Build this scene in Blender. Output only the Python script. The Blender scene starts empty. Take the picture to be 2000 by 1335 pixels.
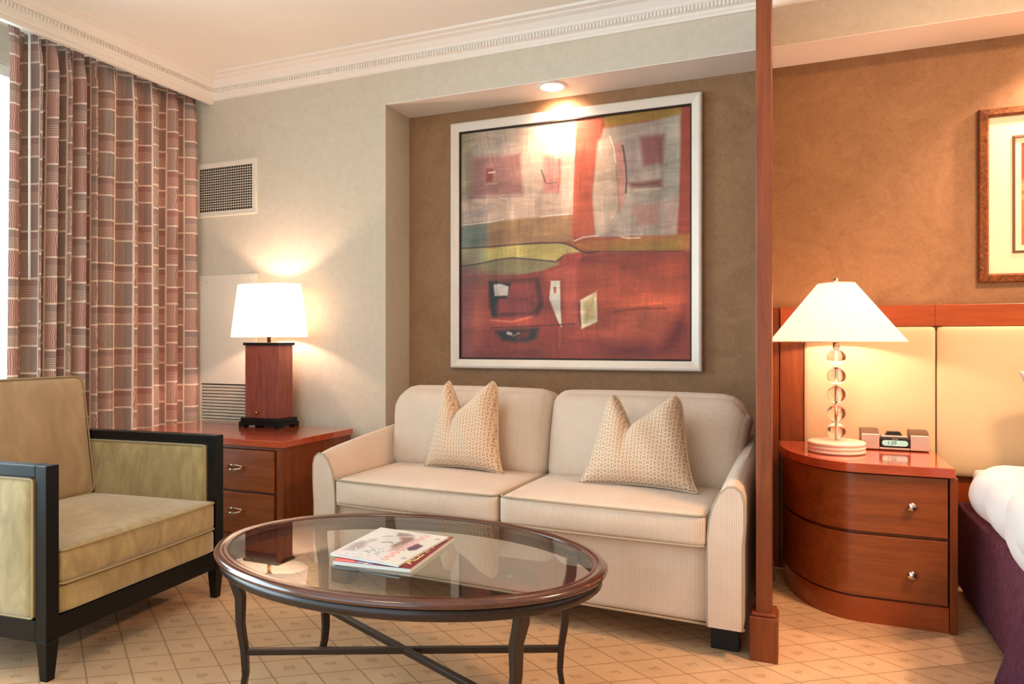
import bpy, bmesh, math, random
import numpy as np
from mathutils import Vector, Matrix, Euler
random.seed(7); RNG = np.random.default_rng(3)
PI = math.pi
S = bpy.context.scene
C = S.collection

# ------------------------------------------------------------------ camera
cam_d = bpy.data.cameras.new('camera'); cam = bpy.data.objects.new('camera', cam_d); C.objects.link(cam)
cam_d.sensor_width = 36.0; cam_d.lens = 36.0*1376/2000; cam_d.clip_start = .05
cam.location = (0, 0, 1.08)
cam.rotation_euler = (PI/2, 0, math.radians(22.15))
S.camera = cam

# ------------------------------------------------------------------ world, exposure
S.view_settings.view_transform = 'Standard'; S.view_settings.look = 'None'
S.view_settings.exposure = 0.38; S.view_settings.gamma = 1.0; S.view_settings.use_curve_mapping = False
W = bpy.data.worlds.new('world'); S.world = W; W.use_nodes = True
bg = W.node_tree.nodes['Background']
bg.inputs[0].default_value = (.76, .91, 1.0, 1); bg.inputs[1].default_value = 1.9

def lamp(name, kind, loc, energy, color, rot=(0, 0, 0), **kw):
    d = bpy.data.lights.new(name, kind); d.energy = energy; d.color = color
    for k, v in kw.items(): setattr(d, k, v)
    o = bpy.data.objects.new(name, d); C.objects.link(o); o.location = loc; o.rotation_euler = rot
    return o
WARM = (1.0, .63, .45); WARM2 = (1.0, .66, .48)
# daylight arriving through the big window in the left wall
lamp('window_daylight', 'AREA', (-4.1, .9, 1.5), 210, (.72, .90, 1.0), (0, -PI/2, 0), shape='RECTANGLE', size=2.3, size_y=4.0)
# recessed halogen over the painting, and its twin over the bedside picture
lamp('painting_downlight_beam', 'SPOT', (-1.19, 3.52, 2.395), 28, WARM, (math.radians(36), 0, 0), spot_size=math.radians(125), spot_blend=.8, shadow_soft_size=.04)
lamp('bed_downlight_beam', 'SPOT', (1.22, 3.47, 2.39), 75, WARM, (math.radians(20), 0, 0), spot_size=math.radians(125), spot_blend=.5, shadow_soft_size=.04)
# bulbs of the two lamps
lamp('table_lamp_bulb', 'POINT', (-2.83, 3.235, 1.24), 18, WARM, shadow_soft_size=.03)
lamp('bedside_lamp_bulb', 'POINT', (.147, 3.28, 1.17), 12, WARM2, shadow_soft_size=.03)
# added overhead fill lights without fixtures, warming the bedroom half and the lounge
lamp('bedroom_warm_fill', 'AREA', (1.3, 2.0, 2.68), 62, (1.0, .56, .30), (0, 0, 0), shape='DISK', size=.5)
lamp('lounge_warm_fill', 'AREA', (-1.6, .8, 2.68), 6, (1.0, .74, .56), (0, 0, 0), shape='DISK', size=.5)

# ------------------------------------------------------------------ node helper
def srgb(r, g, b):
    f = lambda c: (c/255/12.92 if c/255 <= .04045 else ((c/255+.055)/1.055)**2.4)
    return (f(r), f(g), f(b), 1)

class NB:
    def __init__(s, name, rough=.6, base=(.5, .5, .5, 1), metal=0, spec=.5, **kw):
        s.m = bpy.data.materials.new(name); s.m.use_nodes = True; s.nt = s.m.node_tree
        s.b = s.nt.nodes['Principled BSDF']; s.out = s.nt.nodes['Material Output']
        s.set('Base Color', base); s.set('Roughness', rough); s.set('Metallic', metal); s.set('Specular IOR Level', spec)
        for k, v in kw.items(): s.set(k.replace('_', ' '), v)
    def set(s, k, v):
        if hasattr(v, 'is_output'): s.nt.links.new(v, s.b.inputs[k])
        else: s.b.inputs[k].default_value = v
    def plug(s, inp, v):
        if hasattr(v, 'is_output'): s.nt.links.new(v, inp)
        else: inp.default_value = v
    def m_(s, op, a, b=0.0, c=0.0):
        n = s.nt.nodes.new('ShaderNodeMath'); n.operation = op
        s.plug(n.inputs[0], a); s.plug(n.inputs[1], b); s.plug(n.inputs[2], c); return n.outputs[0]
    def co(s, kind='Object', scale=(1, 1, 1), rot=(0, 0, 0)):
        t = s.nt.nodes.new('ShaderNodeTexCoord'); mp = s.nt.nodes.new('ShaderNodeMapping')
        mp.inputs['Scale'].default_value = scale; mp.inputs['Rotation'].default_value = rot
        s.nt.links.new(t.outputs[kind], mp.inputs[0]); return mp.outputs[0]
    def xyz(s, v):
        n = s.nt.nodes.new('ShaderNodeSeparateXYZ'); s.nt.links.new(v, n.inputs[0]); return n.outputs
    def noise(s, v, scale, detail=4, rough=.55, dist=0):
        n = s.nt.nodes.new('ShaderNodeTexNoise'); s.nt.links.new(v, n.inputs['Vector'])
        n.inputs['Scale'].default_value = scale; n.inputs['Detail'].default_value = detail
        n.inputs['Roughness'].default_value = rough; n.inputs['Distortion'].default_value = dist
        return n.outputs['Fac']
    def ramp(s, f, stops):
        n = s.nt.nodes.new('ShaderNodeValToRGB'); s.plug(n.inputs[0], f); e = n.color_ramp.elements
        e[0].position, e[0].color = stops[0]; e[1].position, e[1].color = stops[-1]
        for p, c in stops[1:-1]:
            k = e.new(p); k.color = c
        return n.outputs[0]
    def mix(s, f, a, b):
        n = s.nt.nodes.new('ShaderNodeMix'); n.data_type = 'RGBA'
        s.plug(n.inputs[0], f); s.plug(n.inputs[6], a); s.plug(n.inputs[7], b); return n.outputs[2]
    def bump(s, h, strength=.2, dist=.002):
        n = s.nt.nodes.new('ShaderNodeBump'); s.plug(n.inputs['Height'], h)
        n.inputs['Strength'].default_value = strength; n.inputs['Distance'].default_value = dist
        s.nt.links.new(n.outputs[0], s.b.inputs['Normal'])

def plain(name, c, rough=.6, metal=0, spec=.5, **kw): return NB(name, rough, srgb(*c), metal, spec, **kw).m

def noisy(name, c1, c2, scale=8, rough=.7, bscale=300, bstr=.15, stretch=(1, 1, 1), dist=0, bdist=.001, spec=.3, sheen=0):
    n = NB(name, rough, spec=spec); v = n.co('Object', stretch)
    n.set('Base Color', n.ramp(n.noise(v, scale, 5, .6, dist), [(.3, srgb(*c1)), (.7, srgb(*c2))]))
    n.bump(n.noise(n.co('Object'), bscale, 2), bstr, bdist)
    if sheen: n.set('Sheen Weight', sheen)
    return n.m

def wood(name, c1, c2, rough=.3, axis='x', coat=.3, scale=1.0, spec=.5):
    n = NB(name, rough, spec=spec)
    st = {'x': (1.2, 14, 14), 'z': (14, 14, 1.0), 'y': (14, 1.2, 14)}[axis]
    v = n.co('Object', tuple(k*scale for k in st))
    a = n.noise(v, 2.2, 6, .65, .6); b = n.noise(v, 14, 3, .5)
    f = n.m_('ADD', n.m_('MULTIPLY', a, .75), n.m_('MULTIPLY', b, .25))
    n.set('Base Color', n.ramp(f, [(.32, srgb(*c1)), (.68, srgb(*c2))]))
    n.set('Coat Weight', coat); n.set('Coat Roughness', .12)
    n.bump(b, .05, .0005); return n.m

def ribbed(name, c1, c2, period=.007, rough=.85, bstr=.35, sheen=.2):
    n = NB(name, rough, spec=.25); o = n.xyz(n.co('UV'))
    w = n.m_('SINE', n.m_('MULTIPLY', o[0], 2*PI/period))
    nz = n.noise(n.co('Object'), 5, 4)
    fine = n.noise(n.co('Object'), 420, 2)
    f = n.m_('ADD', n.m_('MULTIPLY', w, .16), n.m_('ADD', n.m_('MULTIPLY', nz, .45), n.m_('MULTIPLY', fine, .5)))
    n.set('Base Color', n.ramp(f, [(.15, srgb(*c1)), (.8, srgb(*c2))]))
    n.bump(n.m_('ADD', w, n.m_('MULTIPLY', fine, 1.5)), bstr, .0008); n.set('Sheen Weight', sheen); return n.m

def attr_mat(name, rough=.6, bscale=200, bstr=.1, spec=.4, coat=0):
    n = NB(name, rough, spec=spec); a = n.nt.nodes.new('ShaderNodeAttribute'); a.attribute_name = 'Col'
    n.set('Base Color', a.outputs['Color']); n.set('Coat Weight', coat)
    n.bump(n.noise(n.co('Object', (1, 1, 5)), bscale, 3), bstr, .001); return n.m

# ------------------------------------------------------------------ mesh helpers
def obj(name, bm, mat, parent=None, smooth=False, bevel=0, seg=2, loc=None, rot=None, recalc=True):
    if recalc: bmesh.ops.recalc_face_normals(bm, faces=bm.faces[:])
    me = bpy.data.meshes.new(name); bm.to_mesh(me); bm.free()
    o = bpy.data.objects.new(name, me); C.objects.link(o)
    for m in (mat if isinstance(mat, (list, tuple)) else [mat]): me.materials.append(m)
    if smooth: me.polygons.foreach_set('use_smooth', [True]*len(me.polygons))
    if bevel:
        b = o.modifiers.new('bevel', 'BEVEL'); b.width = bevel; b.segments = seg; b.limit_method = 'ANGLE'; b.angle_limit = math.radians(40)
        me.polygons.foreach_set('use_smooth', [True]*len(me.polygons)); b.harden_normals = True
    if parent: o.parent = parent
    if loc: o.location = loc
    if rot: o.rotation_euler = rot
    return o

def thing(name, label, cat, loc=(0, 0, 0), rotz=0, group=None):
    o = bpy.data.objects.new(name, None); C.objects.link(o); o.empty_display_size = .1
    o.location = loc; o.rotation_euler = (0, 0, rotz); return tag(o, label, cat, group)
def tag(o, label, cat, group=None):
    o['label'] = label; o['category'] = cat
    if group: o['group'] = group
    return o
def structure(o): o['kind'] = 'structure'; return o

def box(bm, x0, x1, y0, y1, z0, z1, M=None):
    v = [Vector((x, y, z)) for x in (x0, x1) for y in (y0, y1) for z in (z0, z1)]
    if M: v = [M @ k for k in v]
    v = [bm.verts.new(k) for k in v]
    for f in ((0, 1, 3, 2), (4, 6, 7, 5), (0, 4, 5, 1), (2, 3, 7, 6), (0, 2, 6, 4), (1, 5, 7, 3)):
        bm.faces.new([v[i] for i in f])
    return bm
def B(*a): return box(bmesh.new(), *a)

def prism(bm, pts, lo, hi, f):
    """extrude polygon pts (a,b) along c; f(a,b,c)->xyz"""
    A = [bm.verts.new(f(a, b, lo)) for a, b in pts]; D = [bm.verts.new(f(a, b, hi)) for a, b in pts]
    n = len(pts); bm.faces.new(A); bm.faces.new(D[::-1])
    for i in range(n): bm.faces.new((A[i], D[i], D[(i+1) % n], A[(i+1) % n]))
    return bm

def lathe(bm, prof, n=32, c=(0, 0), sx=1, sy=1, ripple=0, rn=0, closed=False):
    rings = []
    for r, z in prof:
        rings.append([bm.verts.new((c[0]+sx*r*(1+ripple*math.cos(rn*2*PI*i/n))*math.cos(2*PI*i/n), c[1]+sy*r*(1+ripple*math.cos(rn*2*PI*i/n))*math.sin(2*PI*i/n), z)) for i in range(n)])
    for a, b in zip(rings, rings[1:]):
        for i in range(n): bm.faces.new((a[i], a[(i+1) % n], b[(i+1) % n], b[i]))
    if closed:
        a, b = rings[-1], rings[0]
        for i in range(n): bm.faces.new((a[i], a[(i+1) % n], b[(i+1) % n], b[i]))
    else:
        if prof[0][0] > 1e-4: bm.faces.new(rings[0][::-1])
        if prof[-1][0] > 1e-4: bm.faces.new(rings[-1])
    return bm

def tube(bm, pts, r, n=8, closed=False, up=Vector((0, 0, 1))):
    pts = [Vector(p) for p in pts]; N = len(pts); rings = []
    for i, p in enumerate(pts):
        if closed: t = pts[(i+1) % N]-pts[i-1]
        else: t = pts[min(i+1, N-1)]-pts[max(i-1, 0)]
        t.normalize(); a = t.cross(up)
        if a.length < .05: a = t.cross(Vector((1, 0, 0)))
        a.normalize(); b = t.cross(a)
        rr = r[i] if isinstance(r, (list, tuple)) else r
        rings.append([bm.verts.new(p+a*rr*math.cos(2*PI*k/n)+b*rr*math.sin(2*PI*k/n)) for k in range(n)])
    for i in range(N if closed else N-1):
        a, b = rings[i], rings[(i+1) % N]
        for k in range(n): bm.faces.new((a[k], a[(k+1) % n], b[(k+1) % n], b[k]))
    if not closed: bm.faces.new(rings[0][::-1]); bm.faces.new(rings[-1])
    return bm

def rbox(bm, sx, sy, sz, r, puff=(0, 0, 0), n=16, c=(0, 0, 0), M=None, fn=None, uvaxes=None):
    """rounded, slightly puffed box with UVs in metres"""
    def g(t): return .35*t+.65*math.sin(PI/2*t)
    h = (sx/2, sy/2, sz/2); vm = {}
    uvl = bm.loops.layers.uv.verify()
    def vert(i, j, k):
        if (i, j, k) in vm: return vm[(i, j, k)]
        u = [g(2*q/n-1) for q in (i, j, k)]
        p = Vector([u[q]*h[q] for q in range(3)])
        inner = Vector([max(-(h[q]-r), min(h[q]-r, p[q])) for q in range(3)])
        d = p-inner
        if d.length > 1e-9: p = inner+d.normalized()*min(r, max(abs(d[0]), abs(d[1]), abs(d[2])))
        for q in range(3):
            if puff[q]:
                o = [w for w in range(3) if w != q]
                p[q] += puff[q]*(u[q])*(1-u[o[0]]**2)*(1-u[o[1]]**2)
        q = p.copy()
        if fn: p = fn(p, u)
        p = p+Vector(c)
        if M: p = M @ p
        v = bm.verts.new(p); vm[(i, j, k)] = (v, q); return vm[(i, j, k)]
    def face(ids, ax):
        vs = [vert(*q) for q in ids]
        try: f = bm.faces.new([v[0] for v in vs])
        except ValueError: return
        o = {0: (1, 2), 1: (0, 2), 2: (0, 1)}[ax]
        if uvaxes: o = uvaxes[ax]
        for l, v in zip(f.loops, vs): l[uvl].uv = (v[1][o[0]], v[1][o[1]])
    for a in range(n):
        for b in range(n):
            for e in (0, n):
                face([(e, a, b), (e, a+1, b), (e, a+1, b+1), (e, a, b+1)], 0)
                face([(a, e, b), (a+1, e, b), (a+1, e, b+1), (a, e, b+1)], 1)
                face([(a, b, e), (a+1, b, e), (a+1, b+1, e), (a, b+1, e)], 2)
    return bm

def rrect(w, d, r, n=6):
    out = []
    for cx, cy, a0 in ((w/2-r, d/2-r, 0), (-w/2+r, d/2-r, 90), (-w/2+r, -d/2+r, 180), (w/2-r, -d/2+r, 270)):
        for k in range(n+1):
            a = math.radians(a0+90*k/n); out.append((cx+r*math.cos(a), cy+r*math.sin(a)))
    return out
def dens(pts, closed=True, step=.03):
    out = []; N = len(pts)
    for i in range(N if closed else N-1):
        a = Vector(pts[i]); b = Vector(pts[(i+1) % N]); k = max(1, int((b-a).length/step))
        out += [a.lerp(b, j/k) for j in range(k)]
    if not closed: out.append(Vector(pts[-1]))
    return out

def frame_sweep(bm, x0, x1, z0, z1, y, prof):
    """mitred rectangular frame: prof = (inset, how far it stands off the wall)"""
    rings = []
    for ins, dep in prof:
        rings.append([bm.verts.new((a, y-dep, b)) for a, b in ((x0+ins, z0+ins), (x1-ins, z0+ins), (x1-ins, z1-ins), (x0+ins, z1-ins))])
    m = len(rings)
    for i in range(m):
        a, b = rings[i], rings[(i+1) % m]
        for k in range(4): bm.faces.new((a[k], a[(k+1) % 4], b[(k+1) % 4], b[k]))
    return bm

def text_mesh(name, body, size, mat, parent, M, extrude=.0004, xs=1.0):
    cu = bpy.data.curves.new(name, 'FONT'); cu.body = body; cu.size = size; cu.extrude = extrude; cu.align_x = 'CENTER'; cu.align_y = 'CENTER'
    t = bpy.data.objects.new(name, cu); C.objects.link(t)
    dg = bpy.context.evaluated_depsgraph_get(); me = bpy.data.meshes.new_from_object(t.evaluated_get(dg))
    bpy.data.objects.remove(t); bpy.data.curves.remove(cu)
    me.transform(M @ Matrix.Diagonal((xs, 1, 1, 1))); me.materials.clear(); me.materials.append(mat)
    o = bpy.data.objects.new(name, me); C.objects.link(o)
    if parent: o.parent = parent
    return o

# ------------------------------------------------------------------ materials
M_ceil = noisy('ceiling_paint', (246, 242, 232), (248, 245, 236), 3, .9, 200, .05)
M_crown = plain('crown_paint', (246, 240, 231), .5)
M_wallbeige = noisy('beige_wallpaper', (210, 202, 184), (218, 210, 193), 30, .85, 260, .35, bdist=.0015)
def swirl_mat():
    n = NB('swirl_wallpaper', .62, spec=.35); v = n.co('Object')
    a = n.noise(v, 5, 8, .7, 1.6); b = n.noise(v, 28, 6, .75, 2.5)
    f = n.m_('ADD', n.m_('MULTIPLY', a, .5), n.m_('MULTIPLY', b, .5))
    n.set('Base Color', n.ramp(f, [(.35, srgb(138, 102, 70)), (.65, srgb(168, 130, 94))]))
    n.bump(b, .25, .002); return n.m
M_swirl = swirl_mat()
def carpet_mat():
    n = NB('carpet', .95, spec=.1); o = n.xyz(n.co('Object'))
    th = math.radians(34); L = .135
    # coordinates along the two families of the diamond lattice
    k = 1/(L*math.sin(2*th))
    p = n.m_('MULTIPLY', n.m_('ADD', n.m_('MULTIPLY', o[0], math.sin(th)), n.m_('MULTIPLY', o[1], math.cos(th))), k)
    q = n.m_('MULTIPLY', n.m_('ADD', n.m_('MULTIPLY', o[0], -math.sin(th)), n.m_('MULTIPLY', o[1], math.cos(th))), k)
    nz = n.noise(n.co('Object'), 30, 3)
    j = n.m_('MULTIPLY', n.m_('SUBTRACT', nz, .5), .05)
    p = n.m_('ADD', p, j); q = n.m_('ADD', q, j)
    fp = n.m_('FRACT', p); fq = n.m_('FRACT', q)
    ep = n.m_('MINIMUM', fp, n.m_('SUBTRACT', 1, fp)); eq = n.m_('MINIMUM', fq, n.m_('SUBTRACT', 1, fq))
    line = n.m_('LESS_THAN', n.m_('MINIMUM', ep, eq), .022)
    # little woven rectangle in the middle of each diamond
    ax = n.m_('ABSOLUTE', n.m_('SUBTRACT', fp, .5)); ay = n.m_('ABSOLUTE', n.m_('SUBTRACT', fq, .5))
    mx = n.m_('MAXIMUM', ax, ay)
    ring = n.m_('MULTIPLY', n.m_('LESS_THAN', mx, .13), n.m_('GREATER_THAN', mx, .085))
    ring = n.m_('MULTIPLY', ring, n.m_('GREATER_THAN', n.noise(n.co('Object', (1, 1, 1)), 22, 2), .47))
    dash = n.m_('MULTIPLY', n.m_('LESS_THAN', ax, .1), n.m_('LESS_THAN', ay, .035))
    pile = n.noise(n.co('Object'), 260, 3, .7); big = n.noise(n.co('Object'), 5, 4)
    f = n.m_('ADD', n.m_('MULTIPLY', pile, .6), n.m_('MULTIPLY', big, .4))
    base = n.ramp(f, [(.3, srgb(186, 150, 114)), (.7, srgb(226, 190, 152))])
    d = n.m_('MINIMUM', 1.0, n.m_('ADD', n.m_('MULTIPLY', line, .5), n.m_('ADD', n.m_('MULTIPLY', ring, .28), n.m_('MULTIPLY', dash, .4))))
    n.set('Base Color', n.mix(d, base, srgb(112, 82, 54)))
    n.bump(n.m_('SUBTRACT', pile, n.m_('MULTIPLY', line, 1.2)), .6, .004); return n.m
M_carpet = carpet_mat()
M_frame = plain('painted_window_frame', (235, 235, 228), .4)
M_redwood = wood('cherry_wood', (140, 60, 22), (172, 84, 36), .28, 'x')
M_redwood_z = wood('cherry_wood_upright', (100, 42, 14), (138, 70, 28), .32, 'z', coat=.15)
M_drawer = wood('honey_cherry_wood', (118, 56, 22), (160, 86, 38), .3, 'x')
M_top = wood('glossy_cherry_top', (164, 66, 38), (200, 92, 56), .12, 'x', coat=.9)
M_louvre_shade = plain('louvre_gap_shade', (26, 16, 12), .8)
M_lampbox = wood('lamp_mahogany', (104, 44, 34), (158, 82, 66), .35, 'z', scale=3)
M_espresso = wood('espresso_wood', (5, 9, 11), (12, 13, 15), .4, 'z', coat=.05, spec=.3)
M_bronze = wood('dark_bronze_wood', (20, 12, 10), (42, 24, 18), .35, 'x', coat=.12)
M_rim = wood('table_rim_wood', (54, 26, 18), (92, 48, 32), .2, 'x', coat=.8)
M_chrome = plain('polished_chrome', (225, 222, 218), .12, 1)
M_brass = plain('old_brass', (180, 140, 80), .25, 1)
M_silver = plain('brushed_silver', (205, 192, 186), .38, .6)
M_sofa = ribbed('ivory_ribbed_fabric', (196, 172, 150), (232, 212, 194), .0075)
M_sofa_pipe = plain('sofa_piping', (168, 154, 134), .8)
M_velvet = noisy('olive_gold_velvet', (146, 124, 76), (184, 164, 112), 6, .8, 300, .3, (2.2, 2.2, .8), 1.2, sheen=.8)
M_velvet_back = noisy('tan_velvet', (160, 134, 98), (186, 162, 126), 4, .85, 300, .3, (2, 2, 1), .8, sheen=.5)
M_velvet_pipe = plain('velvet_piping', (166, 148, 108), .8)
M_white_cloth = noisy('white_bed_linen', (208, 207, 205), (220, 219, 217), 4, .85, 40, .12, bdist=.004)
M_blackfoot = plain('black_foot', (8, 7, 7), .7)
M_blackplastic = plain('black_plastic', (24, 20, 22), .25)
M_steel = plain('brushed_grille', (212, 205, 190), .4, .3)
M_vent = plain('enamelled_vent_white', (232, 226, 210), .5)
M_headcush = noisy('cream_leather', (208, 188, 150), (216, 197, 160), 3, .5, 250, .12)
M_whiteframe = noisy('pearl_silver_frame', (226, 214, 198), (238, 228, 214), 5, .32, 80, .04, spec=.6)
M_liner = plain('dark_liner', (52, 44, 40), .5)

def shade_mat(name, emis, strength, trans=.6, col=(255, 247, 236)):
    n = NB(name, .9, srgb(*col)); nt = n.nt
    t = nt.nodes.new('ShaderNodeBsdfTranslucent'); t.inputs[0].default_value = srgb(*col)
    mx = nt.nodes.new('ShaderNodeMixShader'); mx.inputs[0].default_value = trans
    nt.links.new(n.b.outputs[0], mx.inputs[1]); nt.links.new(t.outputs[0], mx.inputs[2]); nt.links.new(mx.outputs[0], n.out.inputs[0])
    n.set('Emission Color', emis); n.set('Emission Strength', strength); return n.m
M_shade = shade_mat('linen_shade', (1, .88, .74, 1), 1.0)
M_pleat = shade_mat('pleated_shade', (1, .92, .82, 1), .28)

def glass_mat(name, tint=(1, 1, 1, 1), ior=1.5):
    """clear pane: see-through with a Fresnel mirror image on it"""
    m = bpy.data.materials.new(name); m.use_nodes = True; nt = m.node_tree
    nt.nodes.remove(nt.nodes['Principled BSDF']); out = nt.nodes['Material Output']
    t = nt.nodes.new('ShaderNodeBsdfTransparent'); t.inputs[0].default_value = tint
    g = nt.nodes.new('ShaderNodeBsdfGlossy'); g.inputs['Roughness'].default_value = .0
    f = nt.nodes.new('ShaderNodeFresnel'); f.inputs[0].default_value = ior
    x = nt.nodes.new('ShaderNodeMixShader')
    nt.links.new(f.outputs[0], x.inputs[0]); nt.links.new(t.outputs[0], x.inputs[1]); nt.links.new(g.outputs[0], x.inputs[2])
    nt.links.new(x.outputs[0], out.inputs[0]); return m
M_tableglass = glass_mat('table_glass', (.86, .93, .92, 1), 2.05)
M_pane = glass_mat('window_glass', (.97, 1, 1, 1), 1.45)
M_crystal = NB('crystal', .0, (1, 1, 1, 1), **{'Transmission_Weight': 1.0, 'IOR': 1.5}).m

# ------------------------------------------------------------------ room shell
YB, YN = 3.39, 3.65            # living wall plane, niche / bedroom wall plane
XL, XF = -3.80, -3.40          # window wall, curtain fascia
ZC, ZS = 2.715, 2.413          # ceiling, soffit
XN = -2.145                    # left cheek of the niche
structure(obj('floor', B(XL, 3.4, -1.6, YN+.1, -.1, 0), M_carpet))
structure(obj('ceiling', B(XL, 3.4, -1.6, YN+.1, ZC, ZC+.1), M_ceil))
structure(obj('wall_back', B(XL-.1, XN, YB, YN+.1, 0, ZC), M_wallbeige))
structure(obj('wall_back_header', B(XN, 3.4, YB, YN+.1, ZS, ZC), M_wallbeige))
structure(obj('trim_1', B(XN, 3.4, YB+.002, YN, ZS-.004, ZS), M_crown))      # painted underside of the soffit
structure(obj('wall_niche', B(XN, 3.4, YN, YN+.1, 0, ZS), M_swirl))
structure(obj('wall_front', B(-.6, 3.4, -1.7, -1.6, 0, ZC), M_wallbeige))
structure(obj('wall_right', B(3.3, 3.4, -1.6, YN+.1, 0, ZC), M_wallbeige))
# window wall
bm = bmesh.new()
box(bm, XL-.12, XL, 3.0, YB, 0, ZC); box(bm, XL-.12, XL, -1.6, 3.0, 2.52, ZC); box(bm, XL-.12, XL, -1.6, 3.0, 0, .25); box(bm, XL-.12, XL, -1.6, -1.2, .25, 2.52)
structure(obj('wall_left', bm, M_wallbeige))
win = structure(bpy.data.objects.new('window_1', None)); C.objects.link(win)
bm = bmesh.new()
for y in (-1.2, .2, 1.6, 2.94): box(bm, XL-.08, XL-.02, y, y+.06, .25, 2.52)
for z in (.25, 2.46): box(bm, XL-.08, XL-.02, -1.2, 3.0, z, z+.06)
obj('window_frame', bm, M_frame, win, bevel=.004)
obj('window_pane', B(XL-.055, XL-.049, -1.15, 2.95, .3, 2.47), M_pane, win)
# crown moulding: profile (distance from wall, z)
crown = [(0, 2.588), (.014, 2.588), (.014, 2.600), (.020, 2.606), (.020, 2.618), (.034, 2.622), (.034, 2.644), (.044, 2.650), (.050, 2.662), (.072, 2.686), (.096, 2.694), (.100, 2.700), (.126, 2.704), (.130, 2.7149), (0, 2.7149)]
def crown_run(name, back):
    bm = bmesh.new()
    if back:      # along the back wall, mitred at the fascia corner
        A = [bm.verts.new((XF+d, YB-d, z)) for d, z in crown]; D = [bm.verts.new((3.29, YB-d, z)) for d, z in crown]
    else:
        A = [bm.verts.new((XF+d, YB-d, z)) for d, z in crown]; D = [bm.verts.new((XF+d, -1.6, z)) for d, z in crown]
    n = len(crown)
    for i in range(n): bm.faces.new((A[i], D[i], D[(i+1) % n], A[(i+1) % n]))
    bm.faces.new(A); bm.faces.new(D)
    if back:
        x = XF+.05
        while x < 1.2: box(bm, x, x+.0095, YB-.043, YB-.030, 2.622, 2.643); x += .0175
    else:
        y = YB-.06
        while y > 1.2: box(bm, XF+.030, XF+.043, y-.0095, y, 2.622, 2.643); y -= .0175
    return structure(obj(name, bm, M_crown))
crown_run('trim_2', True); crown_run('trim_3', False)
structure(obj('trim_4', B(XF-.03, XF+.001, -1.6, YB, 2.568, ZC), M_crown, bevel=.003))   # fascia board hiding the curtain track
structure(obj('baseboard_back', B(-3.4, XN, YB-.014, YB, 0, .1), M_redwood, bevel=.003))
structure(obj('baseboard_niche', B(XN, .6, YN-.014, YN, 0, .1), M_redwood, bevel=.003))

# ------------------------------------------------------------------ partition post between lounge and bedroom
pt = thing('room_divider', 'tall narrow cherry wood divider panel seen edge-on beside the sofa', 'divider', (-.11, 2.54, 0))
bm = bmesh.new(); box(bm, -.026, .026, 0, .07, .16, ZC-.002)
obj('post', bm, M_redwood_z, pt, bevel=.003)
bm = bmesh.new(); box(bm, -.024, -.018, .07, YB-2.542, .05, 2.58); box(bm, -.024, -.018, YB-2.542, YN-2.542, .05, ZS-.006)
for z0, z1 in ((.2, .85), (.95, 1.6), (1.7, 2.35)):
    for y0, y1 in ((.12, .14), (.98, 1.0)): box(bm, -.018, -.014, y0, y1, z0, z1)
    for z in (z0, z1-.02): box(bm, -.018, -.014, .14, .98, z, z+.02)
obj('panel', bm, M_redwood_z, pt, bevel=.002)
bm = bmesh.new(); box(bm, -.046, .046, -.02, .09, 0, .15); box(bm, -.04, .04, -.014, .084, .15, .162)
obj('plinth', bm, M_redwood_z, pt, bevel=.004)

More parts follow.
